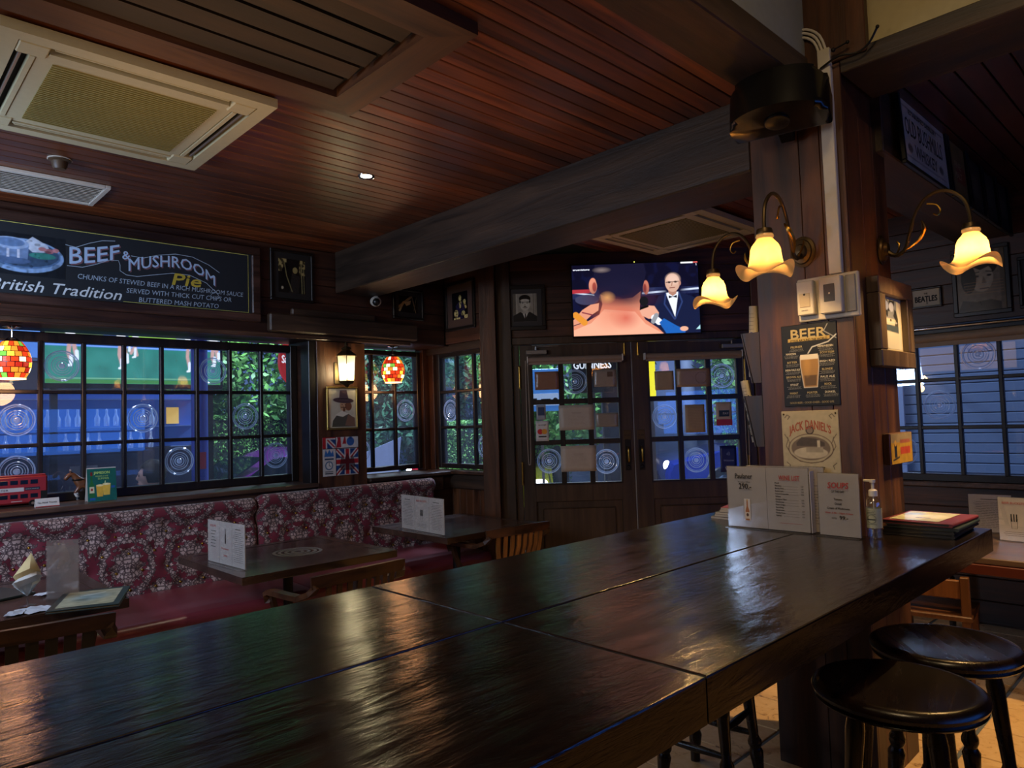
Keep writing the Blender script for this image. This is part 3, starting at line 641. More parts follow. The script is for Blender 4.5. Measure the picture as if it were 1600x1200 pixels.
# long upholstered bench
bq = thing('banquette', 'long bench with tufted burgundy damask back and maroon vinyl seat under the left windows', 'bench', (-5.0, 1.6, 0))
def back(y0, y1, dx, dz, endroll):
    prof = []; X0 = -5.375+dx
    for k in range(20): t = k/19; prof.append((X0-.05*t, .44+(.93+dz-.44)*t))
    cxr, czr, rr = X0-.062, .955+dz, .055
    for k in range(1, 15): a = -PI*.08+k/14*PI*1.05; prof.append((cxr+rr*math.cos(a)*1.05, czr+.02+rr*math.sin(a)*1.15))
    prof = [(min(p[0], X0+.02), p[1]) for p in prof]; prof.append((prof[-1][0], .5)); ny = int((y1-y0)/.018); V = []; U = []; 
    arc = [0]
    for a, b in zip(prof, prof[1:]): arc.append(arc[-1]+math.hypot(b[0]-a[0], b[1]-a[1]))
    P, Q = .165, .13
    for i in range(ny+1):
        y = y0+(y1-y0)*i/ny; e = min(y-y0, y1-y); rnd = max(0, 1-e/.04)**2
        for (x, z), s_ in zip(prof, arc):
            d = 0
            if s_ < .52:
                fy = y/P; fz = (s_-.06)/Q; best = 9
                for o in (0, .5):
                    a = fy-o-round(fy-o); b = (fz/2-o)-round(fz/2-o); best = min(best, math.hypot(a*P, b*Q*2))
                d = -.030*math.exp(-(best/.040)**2)+.012
            V.append((x+d-rnd*.03+5.0, y-1.6, z-(rnd*.02 if s_ > .4 else 0))); U.append((y, s_))
    n = len(prof); F = [(i*n+j, (i+1)*n+j, (i+1)*n+j+1, i*n+j+1) for i in range(ny) for j in range(n-1)]
    for e in (0, ny): F.append(tuple(e*n+j for j in range(n)))
    me = bpy.data.meshes.new('backrest'); me.from_pydata(V, [], F); uvl = me.uv_layers.new(name='UVMap')
    for p in me.polygons:
        for li, vi in zip(p.loop_indices, p.vertices): uvl.data[li].uv = U[vi]
    me.polygons.foreach_set('use_smooth', [True]*len(me.polygons)); me.materials.append(DAM); br = link('backrest', me, bq)
    bmm = MB().sphere((0, 0, 0), .010, 10, 6).mesh('button', BRS, True)
    for i in range(int(y0/P)-1, int(y1/P)+2):
        for j in range(4):
            for o in (0, .5):
                y = (i+o)*P; s_ = .06+(j+o)*2*Q
                if y0+.05 < y < y1-.05 and .03 < s_ < .5:
                    t = s_/ .52; link('button', bmm, br, (X0-.05*t+.0+5.0-.009, y-1.6, .44+(.93+dz-.44)*t))
back(-.6, 2.40, 0, 0, 0); back(2.41, 4.14, .02, .02, 1)
def seat(y0, y1, x1):
    x0 = -5.36; pr = []
    for k in range(9): a = PI/2*k/8; pr.append((x1-.05+.05*math.sin(a), .40+.06*math.cos(a)))
    pr = [(x0, .46), (x0+.2, .468), (x0+.5, .466)]+pr+[(x1-.012, .33), (x0, .33)]; b = MB(); N = 30; rings = []
    for i in range(N+1):
        y = y0+(y1-y0)*i/N; e = min(i, N-i); k = .012 if e == 0 else 0
        rings.append([b.bm.verts.new((x-k*(1 if j > 2 else 0)+5.0, y-1.6, z-k)) for j, (x, z) in enumerate(pr)])
    for A, B in zip(rings, rings[1:]):
        for j in range(len(pr)): b.bm.faces.new((A[j], A[(j+1) % len(pr)], B[(j+1) % len(pr)], B[j]))
    b.bm.faces.new(rings[0]); b.bm.faces.new(rings[-1][::-1]); b.build('seat_cushion', VIN, bq, True)
seat(-.6, 2.43, -4.53); seat(2.44, 4.13, -4.60)
box('base', VIND, bq, -5.46+5, -4.66+5, -2.2, 2.5, 0, .33, bev=.006)

# captain's chairs
def chair(label, loc, rz, slatm, wide=.030, n=8):
    t = thing('captain_chair', label, 'chair', loc, rz, "captain's chairs facing the bench")
    MB().box(-.24, .24, -.25, .25, .425, .455, bev=.012).build('seat', WCH, t)
    for sx, sy in ((1, 1), (1, -1), (-1, 1), (-1, -1)): turned_leg((sx*.23, sy*.24, 0), (sx*.17, sy*.18, .43)).build('leg', WCH, t, True)
    for sy in (1, -1):
        MB().tube([(-.2, sy*.21, .17), (0, sy*.215, .18), (.2, sy*.21, .17)], [.010, .014, .010], 8).build('stretcher', WCH, t, True)
        MB().ribbon([(-.24, sy*.285, .60), (-.245, sy*.29, .645), (-.20, sy*.295, .665), (0, sy*.30, .67), (.12, sy*.30, .675), (.215, sy*.29, .71), (.25, sy*.27, .752)], .028, .05, Vector((0, 0, 1)) if 0 else Vector((.0, 0, 1))).build('arm', WCHY, t)
        MB().ribbon([(-.17, sy*.23, .45), (-.20, sy*.265, .55), (-.215, sy*.285, .66)], .04, .025, Vector((1, 0, 0))).build('arm_post', WCH, t)
    MB().ribbon([(.235, -.30, .768), (.262, -.20, .775), (.278, -.08, .778), (.282, 0, .778), (.278, .08, .778), (.262, .20, .775), (.235, .30, .768)], .062, .028, Vector((0, 0, 1))).build('top_rail', WCHY, t)
    for k in range(n):
        u = (k+.5)/n*2-1; y = u*.235; xr = .28-.035*u*u
        MB().ribbon([(.19, y*.8, .45), (.225, y*.9, .55), (xr-.012, y*.98, .66), (xr, y, .75)], wide, .012, Vector((0, 1, 0))).build('back_slat', slatm, t)
    return t
chair('dark slatted-back chair at the left edge, below the open menu', (-3.74, .62, 0), R(-6), WDK, .045, 7)
chair('dark slatted-back chair drawn up to the ring-stained table', (-3.66, 2.08, 0), R(3), WCH, .03, 8)
chair('light-slatted wooden armchair facing the double doors end of the bench', (-4.02, 3.68, 0), R(-4), WCS, .034, 8)

# table by the right window and a chair beneath it
wt = thing('window_table', 'brown-topped table under the right window, holding two folded menus', 'table', (-1.0, 5.15, 0))
box('tabletop', wood('window_table_top', '#3a2c22', '#6e5644', 'x', .4), wt, -.62, .75, -.62, .72, .715, .75, bev=.004); box('edge_rail', mat('red_edge', '#4c1c10', .4), wt, -.60, .73, -.635, -.60, .66, .714, bev=.003)
for x in (-.54, .66):
    for y in (-.55, .62): turned_leg((x, y, 0), (x, y, .70)).build('leg', WST, wt, True)
oc = thing('wooden_chair', 'orange-brown wooden chair under the window table, seen past the bar table', 'chair', (-1.32, 4.62, 0), R(8))
OW = wood('orange_wood', '#44240e', '#6c401a', 'z', .4)
box('seat', OW, oc, -.2, .2, -.18, .22, .40, .43, bev=.006)
for x in (-.17, .17):
    for y in (-.15, .19): box('leg', OW, oc, x-.022, x+.022, y-.022, y+.022, 0, .40 if y > 0 else .64, bev=.004)
box('back_rail', OW, oc, -.15, .15, -.165, -.135, .52, .62, bev=.004)

# ================================================================ LAMPS
AMB = None
def shade_mat():
    m = bpy.data.materials.new('amber_glass'); m.use_nodes = True; nt = m.node_tree; nt.nodes.clear(); N = nt.nodes.new; Lk = nt.links.new
    out = N('ShaderNodeOutputMaterial'); tl = N('ShaderNodeBsdfTranslucent'); df = N('ShaderNodeBsdfDiffuse'); gl = N('ShaderNodeBsdfGlossy'); gl.inputs['Roughness'].default_value = .2
    n = N('ShaderNodeTexNoise'); n.inputs['Scale'].default_value = 18; n.inputs['Detail'].default_value = 3; tc = N('ShaderNodeTexCoord'); Lk(tc.outputs['Object'], n.inputs[0])
    r = N('ShaderNodeValToRGB'); r.color_ramp.elements[0].color = (.17, .078, .022, 1); r.color_ramp.elements[1].color = (.17, .11, .045, 1); Lk(n.outputs['Fac'], r.inputs[0])
    for k in (tl, df): Lk(r.outputs[0], k.inputs[0])
    a = N('ShaderNodeMixShader'); a.inputs[0].default_value = .35; Lk(tl.outputs[0], a.inputs[1]); Lk(df.outputs[0], a.inputs[2])
    b = N('ShaderNodeMixShader'); b.inputs[0].default_value = .06; Lk(a.outputs[0], b.inputs[1]); Lk(gl.outputs[0], b.inputs[2]); 
    e = N('ShaderNodeEmission'); Lk(r.outputs[0], e.inputs[0]); e.inputs[1].default_value = .8; ad = N('ShaderNodeAddShader'); Lk(b.outputs[0], ad.inputs[0]); Lk(e.outputs[0], ad.inputs[1]); Lk(ad.outputs[0], out.inputs[0]); return m
AMB = shade_mat(); BULB = mat('bulb_glow', '#ffffff', .5, emit='#fff0c8', es=14)
def sconce(label, loc, rz, power, flip=1):
    t = thing('wall_sconce', label, 'lamp', loc, rz, 'amber tulip sconces on the pillar')
    MB().lathe([(.0, 0), (.052, -.001), (.056, -.006), (.045, -.010), (.042, -.018), (.028, -.022), (.022, -.034), (0, -.038)], 24, ax='y').xf(Matrix.Diagonal((1, 1, 1.25, 1))).build('wall_plate', BRSD, t, True)
    arm = [(0, -.025, -.01), (0, -.06, -.035), (0, -.10, -.02), (0, -.125, .05), (0, -.15, .13), (0, -.19, .19), (0, -.245, .215), (0, -.30, .20), (0, -.345, .15), (0, -.36, .09), (0, -.362, .045)]
    MB().tube(arm, [.012, .010, .009, .008, .008, .008, .008, .008, .008, .008, .009], 8).build('arm', BRSD, t, True)
    MB().tube([(0, -.10, -.02), (.02*flip, -.13, .0), (.03*flip, -.16, .03), (.02*flip, -.18, .07), (0, -.175, .10)], [.004, .005, .008, .011, .003], 8).tube([(0, -.06, -.035), (.02*flip, -.07, -.01), (.035*flip, -.07, .02), (.03*flip, -.06, .035)], .004, 6).tube([(0, -.20, .17), (.01, -.235, .16), (.01, -.25, .13), (0, -.24, .11), (0, -.225, .12)], .004, 6).build('scroll_leaf', BRS, t, True)
    MB().lathe([(.010, .05), (.030, .045), (.034, .03), (.034, .018), (.030, .012)], 20, (0, -.362, 0)).build('gallery', BRSD, t, True)
    def wv(u, a, r, z):
        k = max(0, (u-.62)/.38)**1.6
        return r+k*.010*math.cos(3*a+1), z+k*.026*math.cos(3*a+.5)
    prof = [(.034, .022), (.036, .012), (.031, .004), (.040, -.008), (.052, -.022), (.060, -.042), (.062, -.064), (.065, -.086), (.070, -.106), (.081, -.122), (.094, -.131), (.106, -.133), (.112, -.130)]
    sh = MB().lathe(prof, 60, (0, -.362, 0), wave=wv).build('lamp_shade', AMB, t, True)
    MB().sphere((0, -.362, -.045), .017, 14, 10, (1, 1, 1.25)).lathe([(.014, -.025), (.014, .01)], 12, (0, -.362, 0)).build('bulb', BULB, t, True)
    d = bpy.data.lights.new('bulb_light', 'POINT'); d.energy = power; d.color = (1, .60, .22); d.shadow_soft_size = .026
    lo = bpy.data.objects.new('bulb_light', d); C.objects.link(lo); lo.parent = t; lo.location = (0, -.362, -.078)
    return t
sconce('amber tulip-shade sconce on the right side of the pillar, facing the right wall', (-1.135, 3.50, 2.315), AL, 22)
sconce('amber tulip-shade sconce on the front of the pillar, above the switch box', (-1.335, 3.12, 2.29), 0, 11)
sconce('amber tulip-shade sconce in front of the television, on the far left side of the pillar', (-1.56, 3.36, 2.30), R(-90), 22, -1)

# mosaic pendants under the window soffit
MOS = []
for k, (c, e) in enumerate((('#e8421c', 1.6), ('#f08a2a', 1.9), ('#ffd23c', 2.2), ('#7cc24a', 1.5), ('#ffe8b0', 3.2), ('#c92a18', 1.3))): MOS.append(mat('mosaic_%d' % k, c, .2, emit=c, es=e*.62))
def pendant(label, loc):
    t = thing('mosaic_pendant', label, 'lamp', loc, 0, 'mosaic glass pendants in the window bay')
    MB().lathe([(0, 0), (.055, 0), (.058, -.008), (.04, -.018), (.012, -.024), (0, -.024)], 24).build('ceiling_rose', CHR, t, True)
    MB().tube([(0, 0, -.02), (0, 0, -.085)], .005, 8).lathe([(.012, -.075), (.03, -.085), (.045, -.10), (.05, -.112), (.03, -.112)], 20).build('fitting', CHR, t, True)
    b = bmesh.new(); rows, cols = 7, 15; zc = -.225
    def rr(v): return .112*math.sin(PI*(.13+.66*v))**.75
    def zz(v): return -.105-.245*v
    for i in range(rows):
        for j in range(cols):
            v0, v1 = (i+.06)/rows, (i+.94)/rows; o = .5*(i % 2)
            a0, a1 = 2*PI*(j+o+.05)/cols, 2*PI*(j+o+.95)/cols; am = (a0+a1)/2
            f = b.faces.new([b.verts.new((rr(v)*math.cos(a), rr(v)*math.sin(a), zz(v))) for v, a in ((v1, a0), (v1, am), (v1, a1), (v0, a1), (v0, am), (v0, a0))]); 
            f.material_index = random.choice([0, 0, 0, 1, 1, 2, 3, 4, 5, 5]) if not 1 < i < 4 else random.choice([0, 1, 2, 3, 4, 4, 0])
    me = bpy.data.meshes.new('mosaic_glass'); b.to_mesh(me); b.free(); [me.materials.append(m) for m in MOS]; link('mosaic_glass', me, t, kind='stuff')
    MB().lathe([(rr(v/14)-.003, zz(v/14)) for v in range(15)], 30, wave=lambda u, a, r, z: (r, z)).build('lead_net', BLK, t, True)
    MB().lathe([(rr(1)+.002, -.348), (rr(1)+.003, -.356), (rr(1)-.01, -.356)], 30, wave=lambda u, a, r, z: (r, z)).build('rim', mat('rim_glow', '#ffe6c0', .4, emit='#ffe0a0', es=2), t, True)
    d = bpy.data.lights.new('pendant_light', 'POINT'); d.energy = 4; d.color = (1, .45, .18); d.shadow_soft_size = .1; lo = bpy.data.objects.new('pendant_light', d); C.objects.link(lo); lo.parent = t; lo.location = (0, 0, -.42)
pendant('orange mosaic glass globe lamp at the left edge, over the model bus', (-5.64, .845, 2.31)); pendant('orange mosaic glass globe lamp hanging in the corner window bay', (-5.66, 3.87, 2.33))

# lantern on the left post
ln = thing('wall_lantern', 'lit brass and glass lantern on the post between the left windows', 'lamp', (-5.452, 3.17, 1.96), AL)
LG = mat('lantern_glass', '#fff6dc', .3, emit='#fff0cc', es=3.2)
MB().box(-.055, .055, -.012, 0, -.02, .17, bev=.004).tube([(0, -.01, .05), (0, -.05, .0), (0, -.09, -.03)], .007, 8).build('bracket', BRSD, ln)
MB().lathe([(.0, .345), (.012, .33), (.02, .31), (.014, .30), (.045, .285), (.05, .275), (.035, .265), (.09, .225), (.098, .215)], 6, (0, -.12, 0), wave=lambda u, a, r, z: (r, z)).build('roof', BRSD, ln)
for k in range(6):
    a = 2*PI*k/6; MB().tube([(.088*math.cos(a), -.12+.088*math.sin(a), .215), (.072*math.cos(a), -.12+.072*math.sin(a), 0)], .004, 6).build('glazing_bar', BRSD, ln)
MB().lathe([(.084, .212), (.069, .002)], 6, (0, -.12, 0), wave=lambda u, a, r, z: (r, z)).build('glass', glassmat('lantern_pane', (1, .98, .92), .1, .35, .05, (1, .95, .8)), ln)
MB().lathe([(.078, .0), (.06, -.02), (.03, -.03), (.012, -.05), (0, -.055)], 6, (0, -.12, 0), wave=lambda u, a, r, z: (r, z)).build('base', BRSD, ln)
MB().lathe([(0, .15), (.024, .145), (.03, .12), (.03, .03), (.0, .025)], 14, (0, -.12, 0)).build('bulb', mat('lantern_bulb', '#fff', .4, emit='#fff0c0', es=26), ln, True)
d = bpy.data.lights.new('lantern_light', 'POINT'); d.energy = 17; d.color = (1, .80, .48); d.shadow_soft_size = .04; lo = bpy.data.objects.new('lantern_light', d); C.objects.link(lo); lo.parent = ln; lo.location = (0, -.12, .08)

# ceiling fittings
dlg = thing('downlight', 'small lit recessed downlight in the plank ceiling', 'lamp', (-3.6, 2.30, CZ))
MB().lathe([(.052, -.001), (.05, -.006), (.038, -.004), (.034, 0)], 28, wave=lambda u, a, r, z: (r, z)).build('ring', CHR, dlg, True)
MB().lathe([(0, -.002), (.033, -.002), (.033, 0)], 20).build('lens', mat('lens_glow', '#fff', .3, emit='#fff4dc', es=9), dlg)
sp = light('downlight_beam', 'SPOT', (-3.6, 2.30, CZ-.02), 26, (1, .84, .6), .03, aim=(-3.6, 2.30, 0), spot=R(95), blend=.8)

def aircon(label, cx, cy, z, half, rz=0):
    t = thing('ceiling_air_conditioner', label, 'air conditioner', (cx, cy, z), rz, 'four-way cassette air conditioners'); h = half; a, b_, c = h*.875, h*.735, h*.665
    bd = MB()
    for k in range(4):
        m = Matrix.Rotation(k*PI/2, 4, 'Z')
        q = MB().box(-h, a, a, h, -.04, 0); q.xf(m); me = q.mesh('q', None); bd.bm.from_mesh(me)
    bd.box(-h+.02, h-.02, -h+.02, h-.02, -.006, 0).build('outer_panel', AIR, t)
    for k in range(4):
        m = Matrix.Rotation(k*PI/2, 4, 'Z')
        MB().box(c+.004, a-.002, c+.004, a-.002, -.042, -.006, bev=.006).xf(m).build('corner_cover', AIR, t)
        MB().box(-c, c, b_+.002, b_+.02, -.04, -.006).xf(m).build('inner_strip', AIR, t)
        MB().box(-c, c, b_+.02, a, -.010, -.007).xf(m).build('outlet', BLKM, t)
        MB().box(-c+.01, c-.01, (a+b_)/2+.008, (a+b_)/2+.020, -.034, -.022, bev=.002, rot=None).xf(m @ Matrix.Translation((0, 0, 0))).build('vane', AIR if k % 2 else STL, t)
    g = box('intake_frame', AIR, t, -b_, b_, -b_, b_, -.036, -.006, bev=.004); r = MB(); n = 32
    for i in range(n): x = -c*.93+2*c*.93*(i+.5)/n; r.box(x-.004, x+.004, -c*.93, c*.93, -.043, -.036)
    r.build('intake_grille', AIRG, t, kind='stuff')
aircon('cream cassette air conditioner in the plank ceiling, upper left, above the chalkboard', -3.48, .92, CZ-.012, .515)
aircon('cream cassette air conditioner beyond the beam, above the television', -3.06, 4.78, CZ-.03, .50)

cv = thing('ceiling_vent', 'white slatted ceiling vent above the chalkboard at the left edge', 'vent', (-4.92, .72, CZ))
for a in ((-.215, .215, -.48, -.45), (-.215, .215, .45, .48), (-.215, -.185, -.45, .45), (.185, .215, -.45, .45)): box('frame', WHT, cv, *a, -.022, 0, bev=.003)
box('backing', BLKM, cv, -.185, .185, -.45, .45, -.004, -.001)
vm = MB().box(-.010, .010, -.45, .45, -.0015, .0015, rot=Matrix.Rotation(R(35), 4, 'Y')).mesh('slat', WHT)
for i in range(12): link('slat', vm, cv, (-.17+.031*i, 0, -.013))
dt = thing('ceiling_detector', 'small brown ceiling detector between the vent and the air conditioner', 'detector', (-4.40, .87, CZ))
MB().lathe([(0, 0), (.055, 0), (.055, -.012), (.04, -.018), (.036, -.045), (.028, -.058), (0, -.06)], 24).build('housing', mat('brown_plastic', '#4a3826', .5), dt, True); MB().lathe([(.058, -.001), (.06, -.006), (.05, -.008)], 24, wave=lambda u, a, r, z: (r, z)).build('trim_ring', WHT, dt, True)

lv = thing('louvre_panel', 'large wooden slatted ceiling panel with a mitred frame', 'panel', (-2.385, -.2, CZ))
hx, hy, fwd = .465, 1.93, .145
def mit(pts): return MB().poly(pts, -.05, -.001)
mit([(-hx, -hy), (-hx+fwd, -hy+fwd), (-hx+fwd, hy-fwd), (-hx, hy)]).build('frame_side', WFR, lv); mit([(hx, -hy), (hx, hy), (hx-fwd, hy-fwd), (hx-fwd, -hy+fwd)]).build('frame_side', WFR, lv)
mit([(-hx, hy), (-hx+fwd, hy-fwd), (hx-fwd, hy-fwd), (hx, hy)]).build('frame_end', WFX, lv); mit([(-hx, -hy), (hx, -hy), (hx-fwd, -hy+fwd), (-hx+fwd, -hy+fwd)]).build('frame_end', WFX, lv)
box('backing', BLKM, lv, -hx+fwd, hx-fwd, -hy+fwd, hy-fwd, -.004, -.001)
sm = MB().box(-.045, .045, -hy+fwd+.01, hy-fwd-.03, -.006, .006, rot=Matrix.Rotation(R(-8), 4, 'Y')).mesh('slat', wood('louvre_slat', '#20160e', '#3c2a1c', 'y', .5, 20, .15))
for i in range(5): link('slat', sm, lv, (-.254+.128*i, 0, -.022))

# ================================================================ WALL PIECES
def hung(name, label, cat, wall, s_, z, off=0.0, group=None):
    """a thing on a wall: L bulkhead, P left post, F far return wall, D entrance wall, R right wall, I pillar front, J pillar right side"""
    loc, rz = {'L': ((XB+off, s_, z), AL), 'P': ((-5.452+off, s_, z), AL), 'F': ((s_, 4.33-off, z), 0), 'D': (DW(s_, z, off+.006), AD), 'R': ((s_, 6.008-off, z), 0), 'I': ((s_, 3.12-off, z), 0), 'J': ((-1.135+off, s_, z), AL)}[wall]
    return thing(name, label, cat, loc, rz, group)

# chalkboard -----------------------------------------------------------------
cb = hung('chalkboard', 'long framed chalkboard advertising beef and mushroom pie above the left windows', 'sign', 'L', 1.0, 2.42)
box('board', mat('slate_black', '#1d242b', .6), cb, -1.9, 1.37, -.022, -.002, .05, .55)
for a in ((-1.97, 1.44, -.045, -.002, 0, .065), (-1.97, 1.44, -.045, -.002, .535, .60)): box('frame_rail', WDY if 0 else wood('chalk_frame', '#20140e', '#553a30', 'x', .35), cb, *a, bev=.008)
box('frame_rail', MATS['chalk_frame'], cb, 1.37, 1.44, -.044, -.002, .065, .535, bev=.008)
CHB = mat('chalk_blue', '#b4d2f6', .8); CHW = mat('chalk_white', '#dfe8ee', .8); CHY = mat('chalk_yellow', '#e6e06a', .8); CHG = mat('chalk_gold', '#c9b23c', .8); CHS = mat('chalk_shadow', '#7a5560', .8)
def rise(X, Z): return X, Z*(1-.18*X/.33)+.10*(X/.33)*.9-.012*np.sin(X/.33*PI)
def arc(X, Z): u = X/.52; return X, Z*(1-.15*u)+.085*np.sin(u*PI*.95)-.11*u*u*u+.04*u
for dx, m, y in ((.008, CHS, -.0235), (0, CHB, -.0245)):
    p = Print(); p.text('BEEF', .125+dx, .300-dx, .115, .30, 'l', warp=rise, bold=.0015); p.text('&', .47+dx, .375-dx, .06, align='c', bold=.001)
    p.text('MUSHROOM', .485+dx, .295-dx, .088, .60, 'l', warp=lambda X, Z: (X, Z*(1-.15*X/.6)+.075*math.pi/math.pi*np.sin(X/.6*PI*.80)-.085*(X/.6)**4), bold=.001); p.build('lettering', m, cb, y)
p = Print()
p.stroke([(.10, .425), (.16, .415), (.24, .455), (.32, .485), (.40, .495)], .004).stroke([(.11, .285), (.2, .285), (.28, .315), (.36, .355), (.42, .36), (.43, .33), (.43, .29), (.47, .265), (.54, .262), (.64, .285), (.78, .315), (.9, .315), (1.02, .27), (1.10, .20), (1.12, .17), (1.09, .155), (1.05, .175), (1.07, .205), (1.11, .20)], .004).stroke([(.50, .405), (.58, .40), (.68, .435), (.80, .46), (.92, .455), (1.04, .41), (1.12, .36)], .004)
p.text('CHUNKS OF STEWED BEEF IN A RICH MUSHROOM SAUCE', .17, .205, .034, 1.13, 'l', shear=.12, rot=-.012).text('SERVED WITH THICK CUT CHIPS OR', .47, .140, .034, .74, 'l', shear=.12, rot=.004).text('BUTTERED MASH POTATO', .55, .082, .034, .56, 'l', shear=.12, rot=.004)
p.build('lettering', mat('chalk_grey', '#a9bed4', .8), cb, -.024)
Print().text('Great British Tradition', -.62, .095, .072, 1.05, 'l', shear=.35, rot=-.012, bold=.0008).build('lettering', CHW, cb, -.024)
Print().text('Pie', .775, .232, .085, .20, 'l', shear=.25, bold=.0025).build('lettering', CHG, cb, -.025)
Print().stroke([(-1.8, .525), (1.345, .528)], .0035).stroke([(1.345, .528), (1.345, .072)], .0025).stroke([(1.345, .072), (.45, .075)], .0025).build('border_line', CHY, cb, -.0235)
a = Art(.46, .27, 150, '#1a2027')
a.ell(.5, .28, .48, .24, '#8fb4e2').ell(.5, .30, .44, .20, '#5c7fae').ell(.5, .31, .42, .185, '#3f5876')
a.poly([(.48, .45), (.60, .56), (.78, .46), (.82, .36), (.6, .34)], '#cfdcf0').ell(.80, .38, .06, .035, '#b0727c').ell(.72, .40, .05, .03, '#c88a90').ell(.88, .40, .04, .03, '#c88a90').ell(.72, .30, .16, .045, '#3f8f86').noise(.5, 22, .62, '#16191d', 5)
a.poly([(.14, .20), (.54, .20), (.56, .44), (.12, .44)], '#7b98c4').ell(.34, .44, .22, .085, '#a9c4ea').ell(.34, .45, .17, .06, '#6f90c0').ell(.34, .20, .24, .05, '#55709a').rect(.30, .33, .24, .36, '#dfe8ff').rect(.42, .45, .24, .36, '#dfe8ff').noise(.25, 30)
a.build('pie_drawing', vcol('print', 0, .6), cb, -.36, .19, -.0235)

def photo_frame(label, wall, s_, z, w, h, art_fn, fw=.03, mat_w=0, mcol='#2a211a', fm=None, d=.025, off=0, gloss=True, group=None, nx=60, cat='picture', tilt=0):
    t = hung('framed_picture', label, cat, wall, s_, z, off, group); picture_frame(t, w, h, fw, d, fm)
    box('mount', mat('mount_'+mcol, mcol, .7), t, -w/2+fw*.8, w/2-fw*.8, -d*.45, 0, fw*.8, h-fw*.8)
    iw, ih = w-2*fw-2*mat_w, h-2*fw-2*mat_w
    a = art_fn(iw, ih, nx); a.build('print', PRG if gloss else PRT, t, None, fw+mat_w, -d*.45-.001)
    if tilt: t.rotation_euler.x = tilt
    return t
def a_scene(w, h, nx):
    a = Art(w, h, nx, '#1a1614'); A = a.a
    a.rect(0, .3, A*.62, A, '#a3925e').rect(.78, 1, A*.55, A, '#a3925e').noise(.9, 14, .45, '#191512', 3).ell(.30, A*.45, .22, .42, '#14110f').ell(.28, A*.78, .10, .11, '#0e0c0b').ell(.62, A*.68, .09, .11, '#9c8b56').poly([(.5, A*.6), (.8, A*.5), (.75, 0), (.4, 0)], '#2a2522').line([(.22, A*.9), (.30, A*.5), (.5, .05)], .025, '#8f8355').line([(.85, A*.9), (.88, .02)], .03, '#8c8358').line([(.94, A*.8), (.96, .02)], .02, '#8c8358').ell(.14, .16, .04, .05, '#bcb59a').noise(.25, 40); return a
def a_guitar(w, h, nx):
    a = Art(w, h, nx, '#17110d'); A = a.a
    a.line([(0, A*.3), (.65, A*.95)], .10, '#8a6a44').line([(.05, A*.1), (.25, A*.6)], .09, '#9a7b50').poly([(.3, A*.6), (.65, A*.75), (.6, A*.5), (.4, A*.4)], '#a58258').line([(.7, A), (.9, 0)], .03, '#7a6448').line([(.95, A), (.8, .1)], .02, '#6a563c').ell(.55, A*.15, .2, .12, '#0d0a08').noise(.3, 20); return a
def a_player(w, h, nx):
    a = Art(w, h, nx, '#0f0d12'); A = a.a
    a.ell(.50, A*.80, .15, .16, '#2a2218').ell(.52, A*.77, .085, .12, '#cdbb7a').poly([(.25, 0), (.22, A*.5), (.42, A*.64), (.66, A*.62), (.82, A*.42), (.8, 0)], '#241f3c').poly([(.46, A*.64), (.60, A*.64), (.56, A*.4), (.48, A*.4)], '#cbb877').ell(.80, A*.62, .08, .09, '#cdbb7a').line([(.78, A*.6), (.88, A*.4)], .1, '#c6b06e').ell(.25, A*.22, .13, .16, '#d8c682').rect(.1, .5, 0, .07, '#d8c682').ell(.7, A*.20, .12, .1, '#c9b877').rect(.78, .98, 0, .14, '#d9c988').noise(.8, 18, .60, '#0f0d12', 6); return a
def a_gent(w, h, nx):
    a = Art(w, h, nx, '#8c8474'); A = a.a
    a.rect(0, .12, 0, A, '#5f584c').rect(.14, .18, 0, A, '#a39b88').rect(.84, .88, 0, A, '#6a6254').rect(.92, 1, 0, A, '#7c7464')
    a.poly([(0, 0), (0, .26), (.3, .42), (.5, .30), (.7, .42), (1, .22), (1, 0)], '#2a2723').poly([(.38, .40), (.5, .10), (.64, .42)], '#cfc8b6').line([(.51, .36), (.51, .03)], .055, '#2a2723').rect(.40, .62, .34, .5, '#a59c8a')
    a.ell(.50, .74, .21, .27, '#b5ac98').ell(.5, .98, .24, .16, '#1f1c18').rect(.27, .33, .78, .95, '#1f1c18').rect(.67, .73, .78, .95, '#1f1c18').ell(.5, .90, .19, .06, '#b5ac98').ell(.28, .74, .035, .07, '#9c9380').ell(.72, .74, .035, .07, '#9c9380')
    a.line([(.36, .82), (.46, .83)], .025, '#2a2520').line([(.55, .83), (.65, .82)], .025, '#2a2520').ell(.41, .78, .035, .014, '#2f2a25').ell(.60, .78, .035, .014, '#2f2a25').poly([(.49, .79), (.46, .67), (.55, .67)], '#9a907c').poly([(.38, .59), (.5, .66), (.63, .59), (.5, .61)], '#1d1a17').line([(.45, .56), (.56, .56)], .014, '#5c4c42').noise(.12, 12); return a
def a_hat(w, h, nx):
    a = Art(w, h, nx, '#d8cdb0'); A = a.a
    a.noise(.10, 9).poly([(.10, 0), (.14, .22), (.34, .46), (.62, .52), (.94, .30), (1, 0)], '#5a5340').poly([(.6, .05), (.72, .42), (.98, .30), (1, .0)], '#8a6448').poly([(.22, .40), (.50, .56), (.92, .36), (.74, .44), (.52, .34)], '#efe7d0').ell(.56, .72, .15, .19, '#d6a678').ell(.74, .70, .13, .15, '#8f5a36').ell(.57, .58, .045, .07, '#7a4a2a').line([(.46, .665), (.64, .66)], .03, '#5a3420').ell(.50, .75, .025, .012, '#2a1a14').ell(.62, .75, .025, .012, '#2a1a14').poly([(.55, .74), (.51, .68), (.57, .68)], '#b98860')
    a.ell(.55, .90, .40, .095, '#5c4442', rot=-.05).poly([(.38, .90), (.42, A-.03), (.68, A-.02), (.76, .90)], '#6a5250').line([(.38, .955), (.75, .95)], .03, '#3c2a2a'); return a
